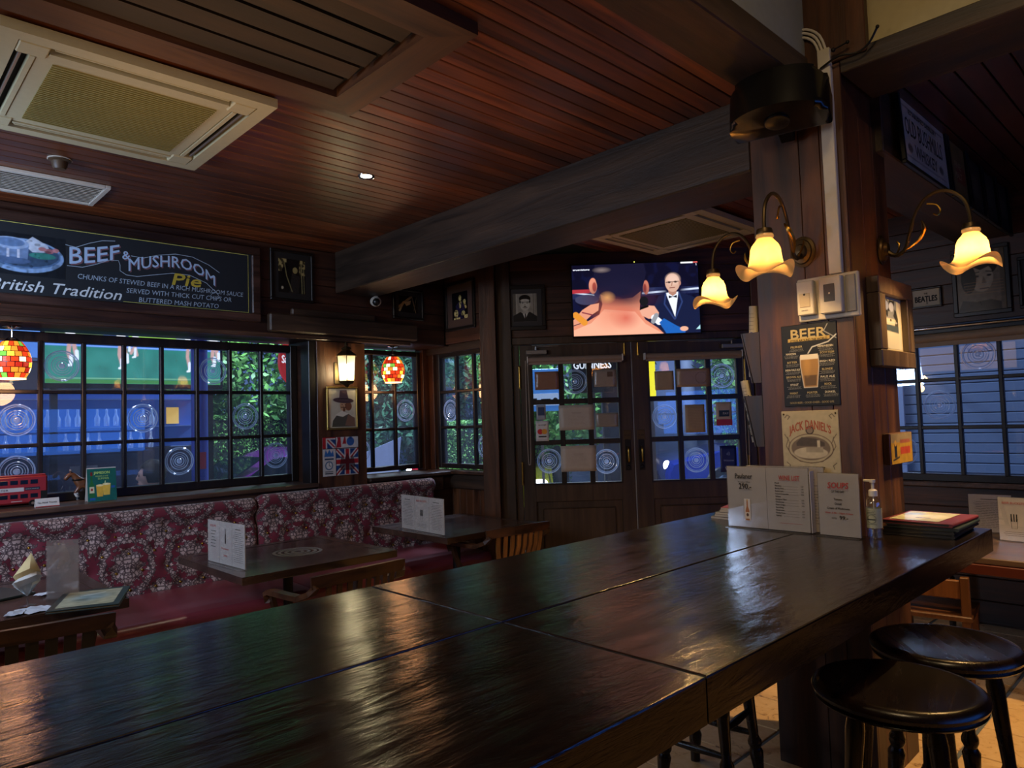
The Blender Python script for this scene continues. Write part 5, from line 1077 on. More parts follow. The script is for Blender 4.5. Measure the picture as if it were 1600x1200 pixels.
def p_list(pi, pr, x, w, h): pi.lines(x-w*.4, x+w*.4, h*.12, h*.82, 16, .0016, .4); pi.rect(x-w*.2, x+w*.2, h*.86, h*.872)
def p_head(pi, pr, x, w, h): pr.text('SOUPS', x, h*.84, .014, w*.5); pi.lines(x-w*.25, x+w*.25, h*.35, h*.78, 6, .003, .6)
def p_pic(pi, pr, x, w, h):
    pr.text('BEER BUCKETS', x, h*.84, .013, w*.7); pi.stroke([(x-.018, h*.52), (x-.014, h*.3), (x+.014, h*.3), (x+.018, h*.52)], .0018).lines(x-w*.35, x+w*.35, h*.12, h*.24, 3, .0015)
    for d_ in (-.012, 0, .012): pi.stroke([(x+d_, h*.45), (x+d_*1.2, h*.55), (x+d_*1.2, h*.62)], .006)
def p_bottle(pi, pr, x, w, h): pi.stroke([(x, h*.5), (x, h*.72)], .010).stroke([(x, h*.72), (x, h*.84)], .0045); pr.text('Paulaner', x, h*.36, .011, w*.6).text('290', x, h*.2, .011, w*.3)
ms = menu_stand('white double menu stand with a beer bottle and wine list on the bar table', (-1.525, 3.045, 1.05), 0, .39, .285, (p_beer, p_wine))
a = Art(.03, .10, 24, '#cfc8c0'); A = a.a; a.poly([(.2, .05), (.8, .05), (.82, 1.5), (.62, 2.2), (.6, 3.2), (.4, 3.2), (.38, 2.2), (.18, 1.5)], '#a86a3c').rect(.2, .8, .3, 1.3, '#d8c8b0').ell(.5, .9, .2, .25, '#5a3a2a').rect(.42, .58, 3.0, 3.25, '#c8a040'); a.build('bottle_print', PRT, ms, -.11, .035, -.0048)
box('side_card', PAPER, ms, .197, .2, -.001, .055, .004, .27)
menu_stand('white soups menu stand at the right end of the bar table stands', (-1.205, 3.035, 1.05), R(-3), .175, .268, (p_soup,)); menu_stand('white menu stand tucked behind the wine list stand, only its top edge showing', (-1.46, 3.085, 1.05), 0, .36, .288, (p_list, p_list))
menu_stand('white trifold menu stand on the ring-stained middle table', (-4.36, 1.735, .752), R(3), .50, .265, (p_head, p_bottle, p_list)); menu_stand('white trifold menu stand on the corner table by the doors', (-4.41, 3.25, .752), R(-4), .60, .27, (p_list, p_pic, p_list))
menu_stand('white menu stand with a bucket picture on the window table at the right edge', (-.93, 5.15, .75), R(-8), .34, .27, (p_pic, p_list)); menu_stand('white menu stand with a torn corner behind the bucket one on the window table', (-1.20, 5.45, .75), R(4), .24, .25, (p_list,))

sp_ = thing('sanitizer_bottle', 'clear pump bottle with a pale label beside the soups menu', 'bottle', (-1.085, 3.085, 1.05))
MB().lathe([(.0, .001), (.026, .002), (.029, .008), (.029, .145), (.026, .158), (.016, .168), (.013, .175)], 28).build('bottle_body', CGL, sp_, True); MB().lathe([(0, .004), (.026, .005), (.0265, .04), (0, .04)], 24).build('liquid', glassmat('gel', (.8, .86, .92), .1, .1), sp_, True)
MB().lathe([(.0295, .045), (.0295, .125)], 40, wave=lambda u, a, r, z: (r, z)).build('label', mat('pale_label', '#b8b898', .5), sp_, True); Print().rect(-.02, .02, .06, .0612).lines(-.018, .018, .10, .118, 3, .0015).stroke([(-.016, .08), (.014, .08)], .004).build('lettering', INK, sp_, -.0300); MB().torus((0, -.0298, .082), .017, .0006, 24, 4).build('label_ring', INK, sp_)
pm_ = MB().lathe([(0, .172), (.017, .173), (.017, .195), (.012, .2), (.006, .202), (.006, .225), (.011, .228), (.011, .24), (0, .241)], 20); pm_.box(-.035, 0, -.006, .006, .230, .240, bev=.002).tube([(0, 0, .17), (0, 0, .04)], .003, 6).build('pump', mat('pump_white', '#e4e0d8', .4), sp_, True)

MAR = mat('maroon_cover', '#6a2430', .4); GRN = mat('green_cover', '#22302e', .4); BLC = mat('black_cover', '#181614', .45)
def folder(label, z, cover, dx, rz, art=False, group='closed menus stacked on the bar table'):
    t = thing('menu_folder', label, 'menu', (-.965+dx, 3.385, z), rz, group)
    MB().box(-.135, .128, -.17, .17, 0, .0035, bev=.001).box(-.135, .128, -.17, .17, .0115, .015, bev=.001).tube([(.128, -.17, .0075), (.128, .17, .0075)], .0075, 12).build('cover', cover, t, True); box('pages', mat('page_edge', '#3a3630', .6), t, -.13, .125, -.165, .165, .0036, .0114)
    if art:
        a = Art(.19, .28, 60, '#c8c49c'); A = a.a; a.ell(.5, A*.5, .35, .35, '#e8e4d4', soft=20).ell(.2, A*.7, .2, .2, '#a8bcd8', soft=12).rect(.4, .7, A*.3, A*.34, '#3a3430').noise(.15, 8); ar = a.build('cover_picture', PRG, t); ar.rotation_euler.x = -PI/2; ar.location = (-.02, .14, .0158); ar.scale = (1, 1, -1); ar.rotation_euler.x = PI/2; ar.location = (-.02, .14, .0156); ar.scale = (1, 1, 1); ar.rotation_euler = (-PI/2, 0, 0); ar.location = (-.02, -.14, .0158)
        ar.scale = (1, 1, 1)
    return t
folder('black menu folder at the bottom of the stack on the bar table', 1.05, BLC, -.01, R(2)); folder('black menu folder second from the bottom of the stack', 1.0655, BLC, .0, R(-1)); folder('dark green menu folder below the maroon one', 1.081, GRN, .01, R(1)); folder('maroon menu folder with a pale cover picture on top of the stack', 1.0965, MAR, .0, R(-2), True)

def paper_pile(label, loc, rz, col, w=.22, d=.30, group='magazines piled on the bar table'):
    t = thing('magazine', label, 'magazine', loc, rz, group); box('pages', mat('mag_pages', '#b8b0a4', .6), t, -w/2, w/2, -d/2, d/2, 0, .010, bev=.001); box('cover', mat('mag_'+col, col, .3), t, -w/2, w/2, -d/2, d/2, .0101, .0112)
for i, (c, n_) in enumerate((('#4a4440', 'bottom'), ('#8c8478', 'second from the bottom'), ('#5a564e', 'middle'), ('#b8b0a8', 'second from the top'), ('#a04a48', 'top'))): paper_pile('magazine in the pile behind the wine list stand, %s one' % n_, (-1.80+.01*(i % 2), 3.37+.01*i, 1.05+.0114*i), R(-6+5*i), c)

# left table: glass with napkin, acrylic stand, open menu, papers
gw = thing('stemmed_glass', 'stemmed glass holding a yellow folded napkin on the left table', 'glass', (-4.16, .69, .752))
MB().lathe([(0, .002), (.034, .003), (.033, .006), (.006, .010), (.005, .035), (.02, .05), (.036, .08), (.04, .115), (.038, .14)], 26, wave=lambda u, a, r, z: (r, z)).build('bowl_and_stem', CGL, gw, True)
nk = thing('napkin', 'yellow and white paper napkin folded to a point in the glass', 'napkin', (-4.16, .69, .80))
for k, (c, r0, hh, an) in enumerate((('#d8c088', .058, .21, 0), ('#c8c4bc', .062, .16, .5), ('#b8c0c0', .055, .13, 2.4))):
    b = MB(); n = 9; top = b.bm.verts.new((.02*math.cos(an), .03*math.sin(an)+.012, hh)); base = b.bm.verts.new((0, 0, 0)); ring = [b.bm.verts.new((r0*math.cos(an+PI*1.4*(i/(n-1)-.5))*(1-.25*abs(i/(n-1)-.5)), r0*math.sin(an+PI*1.4*(i/(n-1)-.5)), hh*(.42+.25*(1-abs(2*i/(n-1)-1))))) for i in range(n)]
    for i in range(n-1): b.bm.faces.new((base, ring[i], ring[i+1])); b.bm.faces.new((ring[i], top, ring[i+1]))
    o = b.build('fold', mat('napkin_%d' % k, c, .8), nk, True); md = o.modifiers.new('s', 'SOLIDIFY'); md.thickness = .0015
cs = thing('acrylic_stand', 'empty tall clear acrylic card stand on the left table', 'stand', (-4.24, .855, .752), R(55))
MB().box(-.075, .075, -.006, -.004, 0, .29).box(-.075, .075, .006, .008, 0, .26).box(-.075, .075, -.04, .04, 0, .003).build('acrylic_sheet', glassmat('scuffed_acrylic', (.88, .86, .84), .12, .22, .08, (.6, .52, .48)), cs)
om = thing('menu_folder', 'open-laid dark green menu with a pale picture on the left table edge', 'menu', (-4.02, .93, .753), R(62), 'menus on the left table'); om.rotation_euler = (0, R(0), R(68))
MB().box(-.15, .15, -.21, .21, .0, .006, bev=.002).box(-.15, .15, -.21, .21, .010, .016, bev=.002).build('cover', GRN, om); box('pages', mat('menu_pages', '#8a7a5c', .6), om, -.145, .145, -.205, .20, .006, .010)
a = Art(.24, .34, 70, '#a8a88c'); A = a.a; a.ell(.5, A*.55, .3, .3, '#8aa0a0', soft=20).ell(.35, A*.4, .12, .1, '#6a7468', soft=10).line([(.3, A*.65), (.7, A*.8)], .04, '#c8d0c8').noise(.25, 9); ar = a.build('cover_picture', PRG, om, None, 0, 0); ar.rotation_euler = (-PI/2, 0, 0); ar.location = (0, -.17, .0168)
gm = thing('menu_folder', 'dark green menu lying flat behind the glass at the left edge', 'menu', (-4.55, .62, .752), R(20), 'menus on the left table'); MB().box(-.15, .15, -.11, .11, 0, .012, bev=.002).build('cover', GRN, gm)
def scrap(label, loc, rz, w, d, col='#b8bcc4'):
    t = thing('paper_napkin', label, 'napkin', loc, rz, 'used napkins on the left table'); b = MB(); n = 5; g = [[b.bm.verts.new((-w/2+w*i/n, -d/2+d*j/n, .002+.008*random.random())) for i in range(n+1)] for j in range(n+1)]
    for j in range(n):
        for i in range(n): b.bm.faces.new((g[j][i], g[j][i+1], g[j+1][i+1], g[j+1][i]))
    b.build('sheet', mat('tissue'+col, col, .8), t)
scrap('crumpled white napkin in front of the open menu', (-4.03, .70, .752), R(15), .14, .12); scrap('white slip of paper at the foot of the napkin glass', (-4.02, .62, .7525), R(70), .07, .11); scrap('small white card between glass and acrylic stand', (-4.38, .80, .752), R(30), .06, .08, '#c8ccd4')
gb = thing('tumbler', 'upturned clear tumbler behind the corner menu stand', 'glass', (-4.52, 3.45, .752)); MB().lathe([(.034, .0), (.028, .13), (0, .131)], 20, wave=lambda u, a, r, z: (r, z)).build('glass', CGL, gb, True)

# sill things ----------------------------------------------------------------
BR = mat('bus_red', '#a02a2c', .35); BW = mat('bus_window', '#14161c', .2)
bs = thing('model_bus', 'red double-decker model bus on the window sill', 'toy bus', (-5.72, .80, 1.106), AL)
MB().box(-.25, .255, -.045, .045, .022, .205, bev=.010).build('body', BR, bs)
box('advert_band', mat('bus_band', '#c8c0bc', .5), bs, -.25, .12, -.0465, -.045, .104, .130); Print().text('KINGMASTER', -.04, .110, .013, .15).build('lettering', INK, bs, -.0475); box('dark_advert', mat('bus_navy', '#1c2438', .5), bs, .125, .21, -.0465, -.045, .110, .128); Print().text('LONDON TRANSPORT', .167, .115, .006, .075).build('lettering', WHT, bs, -.0475); box('roof', BR, bs, -.24, .245, -.04, .04, .205, .212, bev=.003)
for i in range(8):
    for z in (.058, .150): box('window', BW, bs, -.235+.056*i, -.235+.056*i+.042, -.0465, -.044, z, z+.028, bev=.001)
box('platform_opening', BLKM, bs, .215, .252, -.0465, -.044, .03, .10); Print().rect(.05, .11, .038, .042).build('mark', WHT, bs, -.0466)
for x in (-.16, .17):
    w_ = MB().lathe([(0, -.052), (.022, -.052), (.022, -.036), (0, -.036)], 20, (x, 0, .022), 'y').build('wheel', BLK, bs, True); MB().lathe([(0, -.0535), (.010, -.053), (.010, -.051)], 14, (x, 0, .022), 'y').build('hub', CHR, w_, True)
nm = thing('name_card', 'small white name card with a red edge in front of the model bus', 'card', (-5.56, 1.03, 1.106), AL)
MB().poly([(-.022, 0), (.0, .055), (.003, .055), (.022, 0)], -.068, .068, 'yz').build('card', PAPER, nm); q = Print().text('On Hold Travels', 0, 0, .012, .11).build('lettering', INK, nm, -.001); q.rotation_euler.x = R(-22); q.location = (0, -.0145, .022); box('red_edge', RED, nm, -.068, .068, -.0245, -.021, 0, .005)
tc = thing('table_card', 'green tent card with a whiskey bottle and two tumblers on the sill', 'card', (-5.64, 1.37, 1.106), AL)
GC = mat('green_card', '#1f5a52', .4); MB().poly([(-.035, 0), (-.002, .232), (.002, .232), (.04, 0), (.037, 0), (0, .226), (-.032, 0)], -.092, .092, 'yz').build('card', PAPER, tc)
a = Art(.182, .228, 100, '#1f6258'); A = a.a
a.ell(.14, .30, .09, .14, '#2f7a3c').rect(.06, .24, .14, .60, '#2a6a34').poly([(.06, .60), (.12, .78), (.12, 1.02), (.18, 1.02), (.18, .78), (.24, .60)], '#2a6a34').rect(.115, .185, .98, 1.12, '#7a2a2a').rect(.07, .23, .32, .56, '#d8d0a8').ell(.15, .45, .04, .05, '#a83a30').poly([(.32, .17), (.52, .17), (.56, .62), (.30, .62)], '#e0b040').poly([(.54, .22), (.76, .22), (.80, .66), (.52, .66)], '#e8bc4c').ell(.43, .60, .12, .04, '#f0e0a0').ell(.66, .64, .13, .04, '#f4e8b0').line([(.60, .66), (.62, .76)], .03, '#c8e0a0').line([(.43, .1), (.75, .1)], .02, '#1f6258').rect(.82, .95, .48, .56, '#2a5aa8').rect(.08, .26, .05, .13, '#2a5aa8').noise(.1, 14)
ar = a.build('print', PRG, tc, None, 0, 0); ar.rotation_euler.x = R(-8.1); ar.location = (0, -.0365, 0)
q = Print().text('JAMESON', 0, .190, .018, .10, bold=.0008).text('GINGER & LIME', 0, .170, .009, .08).text('SUMMER', .01, .150, .014, .07).build('lettering', mat('lime_print', '#b8e07a', .5), tc, -.001); q.rotation_euler.x = R(-8.1); q.location = (0, -.0375, 0)
# horse figurine
hs = thing('horse_figurine', 'brown shire horse figurine with white feet behind the green card', 'figurine', (-5.70, 1.29, 1.106), AL)
hv = [(.02, 0, .125), (-.03, 0, .13), (.08, 0, .13), (-.065, 0, .165), (-.085, 0, .20), (-.112, 0, .185), (-.130, 0, .155), (-.04, .02, .10), (-.05, .02, .055), (-.045, .02, .008), (-.045, -.02, .10), (-.075, -.02, .065), (-.055, -.02, .035), (.085, .02, .09), (.10, .02, .05), (.09, .02, .008), (.075, -.02, .09), (.09, -.02, .05), (.08, -.02, .008)]
he = [(0, 1), (0, 2), (1, 3), (3, 4), (4, 5), (5, 6), (1, 7), (7, 8), (8, 9), (1, 10), (10, 11), (11, 12), (2, 13), (13, 14), (14, 15), (2, 16), (16, 17), (17, 18)]
hr = [.036, .036, .037, .026, .020, .018, .012, .016, .009, .011, .016, .009, .011, .018, .009, .011, .018, .009, .011]
hm = skin(hv, he, hr, 2); hmat = bpy.data.materials.new('bay_horse'); hmat.use_nodes = True; nt_ = hmat.node_tree; bb = nt_.nodes['Principled BSDF']; tcn = nt_.nodes.new('ShaderNodeTexCoord'); sxn = nt_.nodes.new('ShaderNodeSeparateXYZ'); rmp = nt_.nodes.new('ShaderNodeValToRGB'); rmp.color_ramp.interpolation = 'CONSTANT'; rmp.color_ramp.elements[0].color = lin('#d8d4cc')+(1,); rmp.color_ramp.elements[1].position = .06; rmp.color_ramp.elements[1].color = lin('#6a4028')+(1,); nt_.links.new(tcn.outputs['Object'], sxn.inputs[0]); nt_.links.new(sxn.outputs[2], rmp.inputs[0]); nt_.links.new(rmp.outputs[0], bb.inputs['Base Color']); bb.inputs['Roughness'].default_value = .3
hm.materials.clear(); hm.materials.append(hmat); link('body', hm, hs)
MB().poly([(-.095, .215), (-.05, .175), (-.03, .15), (-.045, .17), (-.075, .20)], -.012, .012, 'xz').build('mane', BLK, hs); MB().sphere((-.097, .010, .218), .008, 6, 5, (.6, .6, 1.5)).sphere((-.097, -.010, .218), .008, 6, 5, (.6, .6, 1.5)).build('ears', hmat, hs); MB().torus((-.05, 0, .155), .032, .007, 18, 6, 'z').build('collar', BLK, hs); MB().tube([(.115, 0, .14), (.14, 0, .12), (.14, 0, .06)], [.008, .014, .004], 8).build('tail', BLK, hs, True)
MB().lathe([(0, 0), (.013, 0), (.011, .016), (0, .016)], 10, (-.055, -.02, .018)).build('hoof', BLK, hs)

# ================================================================ OUTSIDE
gd = setting('ground'); box('paving', mat('paving', '#5a6068', .6), gd, -30, 12, -15, 30, -.30, -.15)
lw_ = setting('lawn'); MB().box(-30, -10.2, 0, 30, -.149, -.10).build('grass', leafmat('grass', '#2c5a24', '#4c8238'), lw_, kind='stuff')
def leaves(n, c, r, size, seed, up=.3):
    g = np.random.default_rng(seed); d = g.normal(size=(n, 3)); d /= np.linalg.norm(d, axis=1)[:, None]; rad = (.55+.45*g.random((n, 1))**.5)
    lump = 1+.18*np.sin(d[:, :1]*7+seed)+.14*np.cos(d[:, 1:2]*9+d[:, 2:3]*5)
    p = np.array(c)+d*rad*lump*np.array(r)
    a = g.normal(size=(n, 3)); a /= np.linalg.norm(a, axis=1)[:, None]; b = np.cross(a, g.normal(size=(n, 3))); b /= np.linalg.norm(b, axis=1)[:, None]; s = size*.62*(.6+.8*g.random((n, 1)))
    V = np.stack([p-a*s, p+b*s*.45, p+a*s, p-b*s*.45], 1).reshape(-1, 3); return V
def leafobj(name, V, m, parent=None, **k):
    i = np.arange(len(V)).reshape(-1, 4); me = bpy.data.meshes.new(name); me.from_pydata(V.tolist(), [], i.tolist()); me.materials.append(m); return link(name, me, parent, kind='stuff', **k)
LF1 = leafmat('leaf_green', '#2c6a2c', '#7cb45a'); LF2 = leafmat('leaf_dark', '#1c4430', '#47805a')
def tree(label, x, y, h, r, m, n, size, seed):
    t = thing('tree', label, 'tree', (x, y, -.15), 0, 'trees in the garden outside'); MB().tube([(0, 0, 0), (.05, .02, h*.4), (0, .05, h*.8)], [.16, .12, .05], 10).build('trunk', mat('bark', '#2e2a26', .9), t, True)
    leafobj('foliage', leaves(n, (0, 0, h), r, size, seed), m, t)
tree('leafy green tree outside, seen through the right columns of the long left window', -12.5, 5.6, 3.0, (1.7, 1.7, 1.9), LF1, 16000, .11, 1)
tree('dark leafy tree outside, behind the corner window bay', -12.0, 8.6, 2.8, (1.7, 1.8, 2.0), LF2, 13000, .12, 2)
tree('dark tree outside, seen through the second left window', -11.0, 6.95, 2.7, (1.1, 1.0, 1.6), LF2, 11000, .10, 3)
tree('green tree outside, seen through the left entrance door', -8.6, 9.4, 2.7, (1.5, 1.5, 1.5), LF1, 12000, .11, 4)
tree('green tree outside, seen through the right entrance door', -5.6, 12.4, 3.0, (1.8, 1.4, 1.6), LF1, 12000, .12, 5)
def hedge(label, x0, x1, y0, y1, h, m, n, seed):
    t = thing('hedge', label, 'hedge', ((x0+x1)/2, (y0+y1)/2, -.15), 0, 'clipped hedges outside'); g = np.random.default_rng(seed); w, d = x1-x0, y1-y0
    V = leaves(n, (0, 0, 0), (1, 1, 1), .038, seed); c = V.reshape(-1, 4, 3).mean(1, keepdims=True); off = V.reshape(-1, 4, 3)-c; u = g.random((n, 3)); face = g.integers(0, 3, n)
    q = np.c_[(u[:, 0]-.5)*w, (u[:, 1]-.5)*d, u[:, 2]*h]; q[face == 0, 2] = h-.05*g.random((face == 0).sum()); q[face == 1, 0] = w/2-.05*g.random((face == 1).sum()); q[face == 2, 1] = -d/2+.05*g.random((face == 2).sum())
    leafobj('foliage', (off+q[:, None]).reshape(-1, 3), m, t); box('stems', mat('hedge_core', '#16241a', .9), t, -w/2+.07, w/2-.07, -d/2+.07, d/2-.07, 0, h-.07)
hedge('clipped green hedge outside the right end of the long left window', -11.8, -11.2, 4.2, 7.4, 1.95, LF1, 20000, 7)
hedge('low hedge outside, beyond the entrance doors', -9.6, -9.0, 7.4, 10.2, 1.75, LF1, 12000, 8)
hedge('low hedge outside, beyond the right entrance door', -6.6, -3.4, 11.6, 12.2, 1.7, LF1, 12000, 9)
# dusk-dark buildings
NAV = mat('night_wall', '#161c38', .7); PALE = mat('pale_wall', '#8c9cc0', .7)
b1 = thing('building', 'dark blue building across the street beyond the long left window', 'building', (-13.5, 1.2, -.15)); box('wall', NAV, b1, -.3, .3, -3.5, 3.1, 0, 5); 
for i in range(4): f = box('window', mat('far_frame', '#4a5a7c', .5), b1, .3, .34, -2.2+1.35*i, -1.4+1.35*i, 2.9, 3.6); box('pane', mat('lit_pane', '#6a9ae0', .4, emit='#3a62b0', es=.35), f, .335, .35, -2.15+1.35*i, -1.45+1.35*i, 2.95, 3.55)
kb = thing('reflected_shelf', 'added stand-in for reflected blue-lit bar shelves, behind the middle row of left panes', 'shelf', (-9.0, 1.95, -.15), AL)  # added outside in place of bar shelves reflected in the glass
box('back_panel', mat('reflected_shelf_glow', '#3a5a9a', .5, emit='#2c54a8', es=.24), kb, -.85, 1.30, .16, .18, 1.55, 2.18); box('counter', NAV, kb, -.9, 1.35, -.05, .3, 0, 1.54)
for z in (1.80, 2.12): box('shelf', mat('shelf_edge', '#7a9ad8', .3), kb, -.85, 1.30, 0, .16, z-.012, z)
box('menu_board', mat('amber_board', '#d8b060', .4, emit='#e0b050', es=.8), kb, .98, 1.12, .13, .15, 1.82, 2.02)
kg = MB().lathe([(0, 0), (.026, 0), (.03, .09), (.012, .13), (.012, .19), (0, .19)], 14).mesh('glass', glassmat('reflected_bottle_glass', (.8, .88, 1), .3, .35, .05, (.75, .85, 1)), True)
ORD = [''] + 'first second third fourth fifth sixth seventh eighth ninth tenth eleventh twelfth thirteenth fourteenth fifteenth'.split(); cnt = 0; lastz = 0
for z, n0 in ((1.81, 17), (1.55, 15)):
    for k in range(n0):
        if (k*7+n0) % 5:
            cnt = cnt+1 if k and z == lastz else 1; lastz = z
            o = link('bottle', None, None, (-8.93, 1.18+.095*k*(17/n0), z-.15), 0, 'stand-in for a reflected pale bottle, %s from the left on the %s level' % (ORD[cnt], 'upper' if z > 1.7 else 'lower'), 'bottle', 'bottles standing in for the bar reflection'); link('glass', kg, o)  # added bottles in place of the ones mirrored in the panes
b2 = thing('building', 'pale building with columns beyond the right entrance door', 'building', (-7.9, 14.8, -.15), AD); box('wall', PALE, b2, -5.5, 8, 0, .5, 0, 5.5)
for i in range(5): MB().tube([(-3.0+1.7*i, -.5, 0), (-3.0+1.7*i, -.5, 5)], .14, 14).build('column', mat('white_column', '#b8c4dc', .6), b2, True)
b3 = thing('building', 'white wall with a doorway seen through the narrow corner window', 'building', (-13.2, 11.8, -.15), R(25)); box('wall', PALE, b3, -2.8, 2.8, 0, .5, 0, 3.4); box('doorway', mat('dark_door', '#1a2236', .6), b3, -.2, .4, -.03, .0, 0, 2.2)
# added stand-in for a screen reflected in the left window, showing field sports
os_ = thing('reflected_screen', 'added stand-in for a reflected screen of players on a green pitch, behind the top panes', 'screen', (-8.0, 2.25, 2.08), AL)
box('casing', BLK, os_, -.82, .92, 0, .06, -.05, .95, bev=.006)
for x in (-.7, .8): box('post', BLK, os_, x-.03, x+.03, .06, .12, -2.23, .95)
a = Art(1.68, .92, 220, '#2e7a6c'); A = a.a
a.rect(0, 1, .22, .26, '#3a6cc0').rect(0, 1, .26, A, '#2a3a5c').rect(.44, .72, .26, A, '#7aa84a').rect(.72, 1, .26, A, '#7c8c9c').rect(0, .3, .26, A, '#3a4a3a').noise(.18, 22).rect(0, 1, 0, .025, '#3c7a3c').line([(.03, .03), (1, .035)], .004, '#8ac08a').rect(0, 1, .222, .228, '#88b0f0')
def leg(x, y, k, s_=1):
    a.line([(x, .34), (x-.006*s_, .26)], .045*k, '#c8ccd8').line([(x-.006, .26), (x-.012*s_, .18), (x+.002, y+.02)], .020*k, '#c49a90').line([(x+.012, .26), (x+.022*s_, .19), (x+.03*s_, y+.05)], .020*k, '#c49a90').line([(x+.002, y+.05), (x, y)], .017*k, '#dfe8f4').line([(x, y), (x-.012, y-.004)], .012*k, '#eef4ff').line([(x+.03*s_, y+.08), (x+.032*s_, y+.035)], .017*k, '#dfe8f4')
leg(.13, .11, 1.1); leg(.40, .10, 1.1); leg(.475, .17, .8, -1); leg(.80, .09, 1.0); leg(.96, .13, 1.2)
a.build('picture', SCR2, os_, -.79, 0, -.002)
# blue column, round red sign
cl = thing('blue_column', 'round blue column outside the long left window', 'column', (-7.0, 2.545, -.15)); MB().tube([(0, 0, 0), (0, 0, 3.2)], .075, 20).lathe([(.12, 0), (.12, .06), (.09, .08)], 20).build('shaft', mat('blue_paint', '#3a48a8', .35), cl, True); box('red_sticker', mat('sticker_red', '#b03040', .4), cl, .074, .078, -.03, .03, 1.36, 1.52)
rs = thing('pub_sign', 'round red beer sign outside the top right of the long left window', 'sign', (-6.5, 3.30, 2.22), AL)
MB().lathe([(0, -.02), (.20, -.02), (.21, -.01), (.21, .01), (.20, .02), (0, .02)], 40, ax='y').xf(Matrix.Diagonal((.9, 1, 1.15, 1))).build('disc', mat('sign_red', '#c82a28', .35, emit='#c82a28', es=.5), rs, True)
Print().text('San Miguel', -.01, -.01, .075, .30, bold=.003).build('lettering', mat('sign_white', '#fff', .4, emit='#ffffff', es=.8), rs, -.022); MB().poly([(-.05, .20), (.05, .20), (.05, .14), (0, .09), (-.05, .14)], -.024, -.02, 'xz').build('crest', mat('crest_yellow', '#d8b838', .4, emit='#d8b838', es=.4), rs); MB().tube([(0, 0, .23), (0, 0, .75)], .01, 6).build('rod', IRN, rs)

def car(label, loc, rz, col, flip=1, lights=True):
    t = thing('car', label, 'car', loc, rz, 'cars parked in the street'); pm_ = mat('paint_'+col, col, .18, .3, coat=1)
    low = [(-2.15, .28), (-2.2, .55), (-2.12, .74), (-1.2, .90), (-1.05, .92), (1.25, .96), (2.0, .92), (2.18, .78), (2.2, .5), (2.12, .28)]; top = [(-1.15, .91), (-.15, 1.36), (.1, 1.44), (.8, 1.40), (1.75, .96)]
    b = MB().poly(low, -.84, .84, 'xz'); bmesh.ops.bevel(b.bm, geom=[e for e in b.bm.edges if abs(e.verts[0].co.y-e.verts[1].co.y) < 1e-6], offset=.07, segments=3, affect='EDGES'); b.build('body', pm_, t, True)
    b = MB().poly(top, -.70, .70, 'xz'); bmesh.ops.bevel(b.bm, geom=[e for e in b.bm.edges if abs(e.verts[0].co.y-e.verts[1].co.y) < 1e-6], offset=.06, segments=3, affect='EDGES'); b.build('cabin', pm_, t, True)
    cg = mat('car_glass', '#101820', .05, spec=.8)
    for sy in (-1, 1):
        for q in (((-.95, .95), (-.42, 1.30), (.12, 1.36), (.12, .95)), ((.18, .95), (.18, 1.36), (.74, 1.33), (1.35, .97))): MB().poly(q, sy*.695, sy*.708, 'xz').build('side_window', cg, t)
    MB().poly([(-1.10, .945), (-.50, 1.33), (-.46, 1.33), (-1.06, .945)], -.60, .60, 'xz').build('windscreen', cg, t).location.x = -.035
    for x in (-1.35, 1.38):
        for sy in (-1, 1): w_ = MB().lathe([(0, sy*.70), (.31, sy*.70), (.33, sy*.73), (.33, sy*.83), (.30, sy*.86), (0, sy*.86)], 26, (x, 0, .33), 'y').build('wheel', BLK, t, True); MB().lathe([(0, sy*.868), (.18, sy*.866), (.2, sy*.86)], 18, (x, 0, .33), 'y').build('hubcap', CHR, w_, True)
    for sy in (-1, 1):
        MB().sphere((-2.13, sy*.62, .66), .11, 14, 8, (.5, 1.3, .7)).build('headlight', mat('headlamp', '#fff', .2, emit='#fff4e0', es=9 if lights else .3), t, True); MB().sphere((2.15, sy*.66, .74), .09, 10, 6, (.4, 1.2, .8)).build('tail_light', mat('tail', '#a01818', .3, emit='#d02020', es=.8), t, True)
        MB().sphere((-.85, sy*.93, .98), .09, 10, 6, (.7, 1, .7)).build('wing_mirror', pm_, t, True)
    MB().box(-2.22, -2.19, -.15, .45, .40, .56, bev=.006).build('grille', BLK, t); return t
p_ = DW(5.55, 0, -7.2); car('deep blue car with lit headlamps outside the right entrance door', (p_[0], p_[1], -.15), AD, '#1838a8').scale = (1.25, 1.2, 1.25)
p_ = DW(-.05, 0, -7.6); car('yellow and green taxi outside the left entrance door', (p_[0], p_[1], -.15), R(135), '#c8c020', lights=False)
car('purple car outside the lower right of the long left window', (-10.05, 4.8, -.15), R(90), '#7a2a8c', lights=False)
# signs and posts outside the doors
def osign(label, s_, z, off, w, h, m, fn=None, cat='sign', name='street_sign', post=True):
    loc = DW(s_, z, -off); t = thing(name, label, cat, loc, AD); box('panel', m, t, -w/2, w/2, 0, .04, 0, h, bev=.004)
    if post: box('post', STL, t, -.02, .02, .04, .08, -z-.15, h)
    if fn: fn(t)
    return t
WE = mat('sign_white2', '#fff', .4, emit='#f0f4f4', es=.9)
osign('black beer sign with white letters outside the left entrance door', 1.13, 1.86, 1.5, .46, .40, mat('sign_black', '#0c1018', .3), lambda t: (Print().text('GUINNESS', 0, .27, .085, .42, bold=.003).build('lettering', WE, t, -.002), Print().disc(.12, .1, .04).build('red_mark', mat('sr', '#e03040', .4, emit='#e03040', es=.6), t, -.002)))
osign('tall yellow lit sign outside the right entrance door', 1.785, 1.80, 1.5, .085, .42, mat('yellow_lit', '#f0d820', .4, emit='#f0e020', es=1.4))
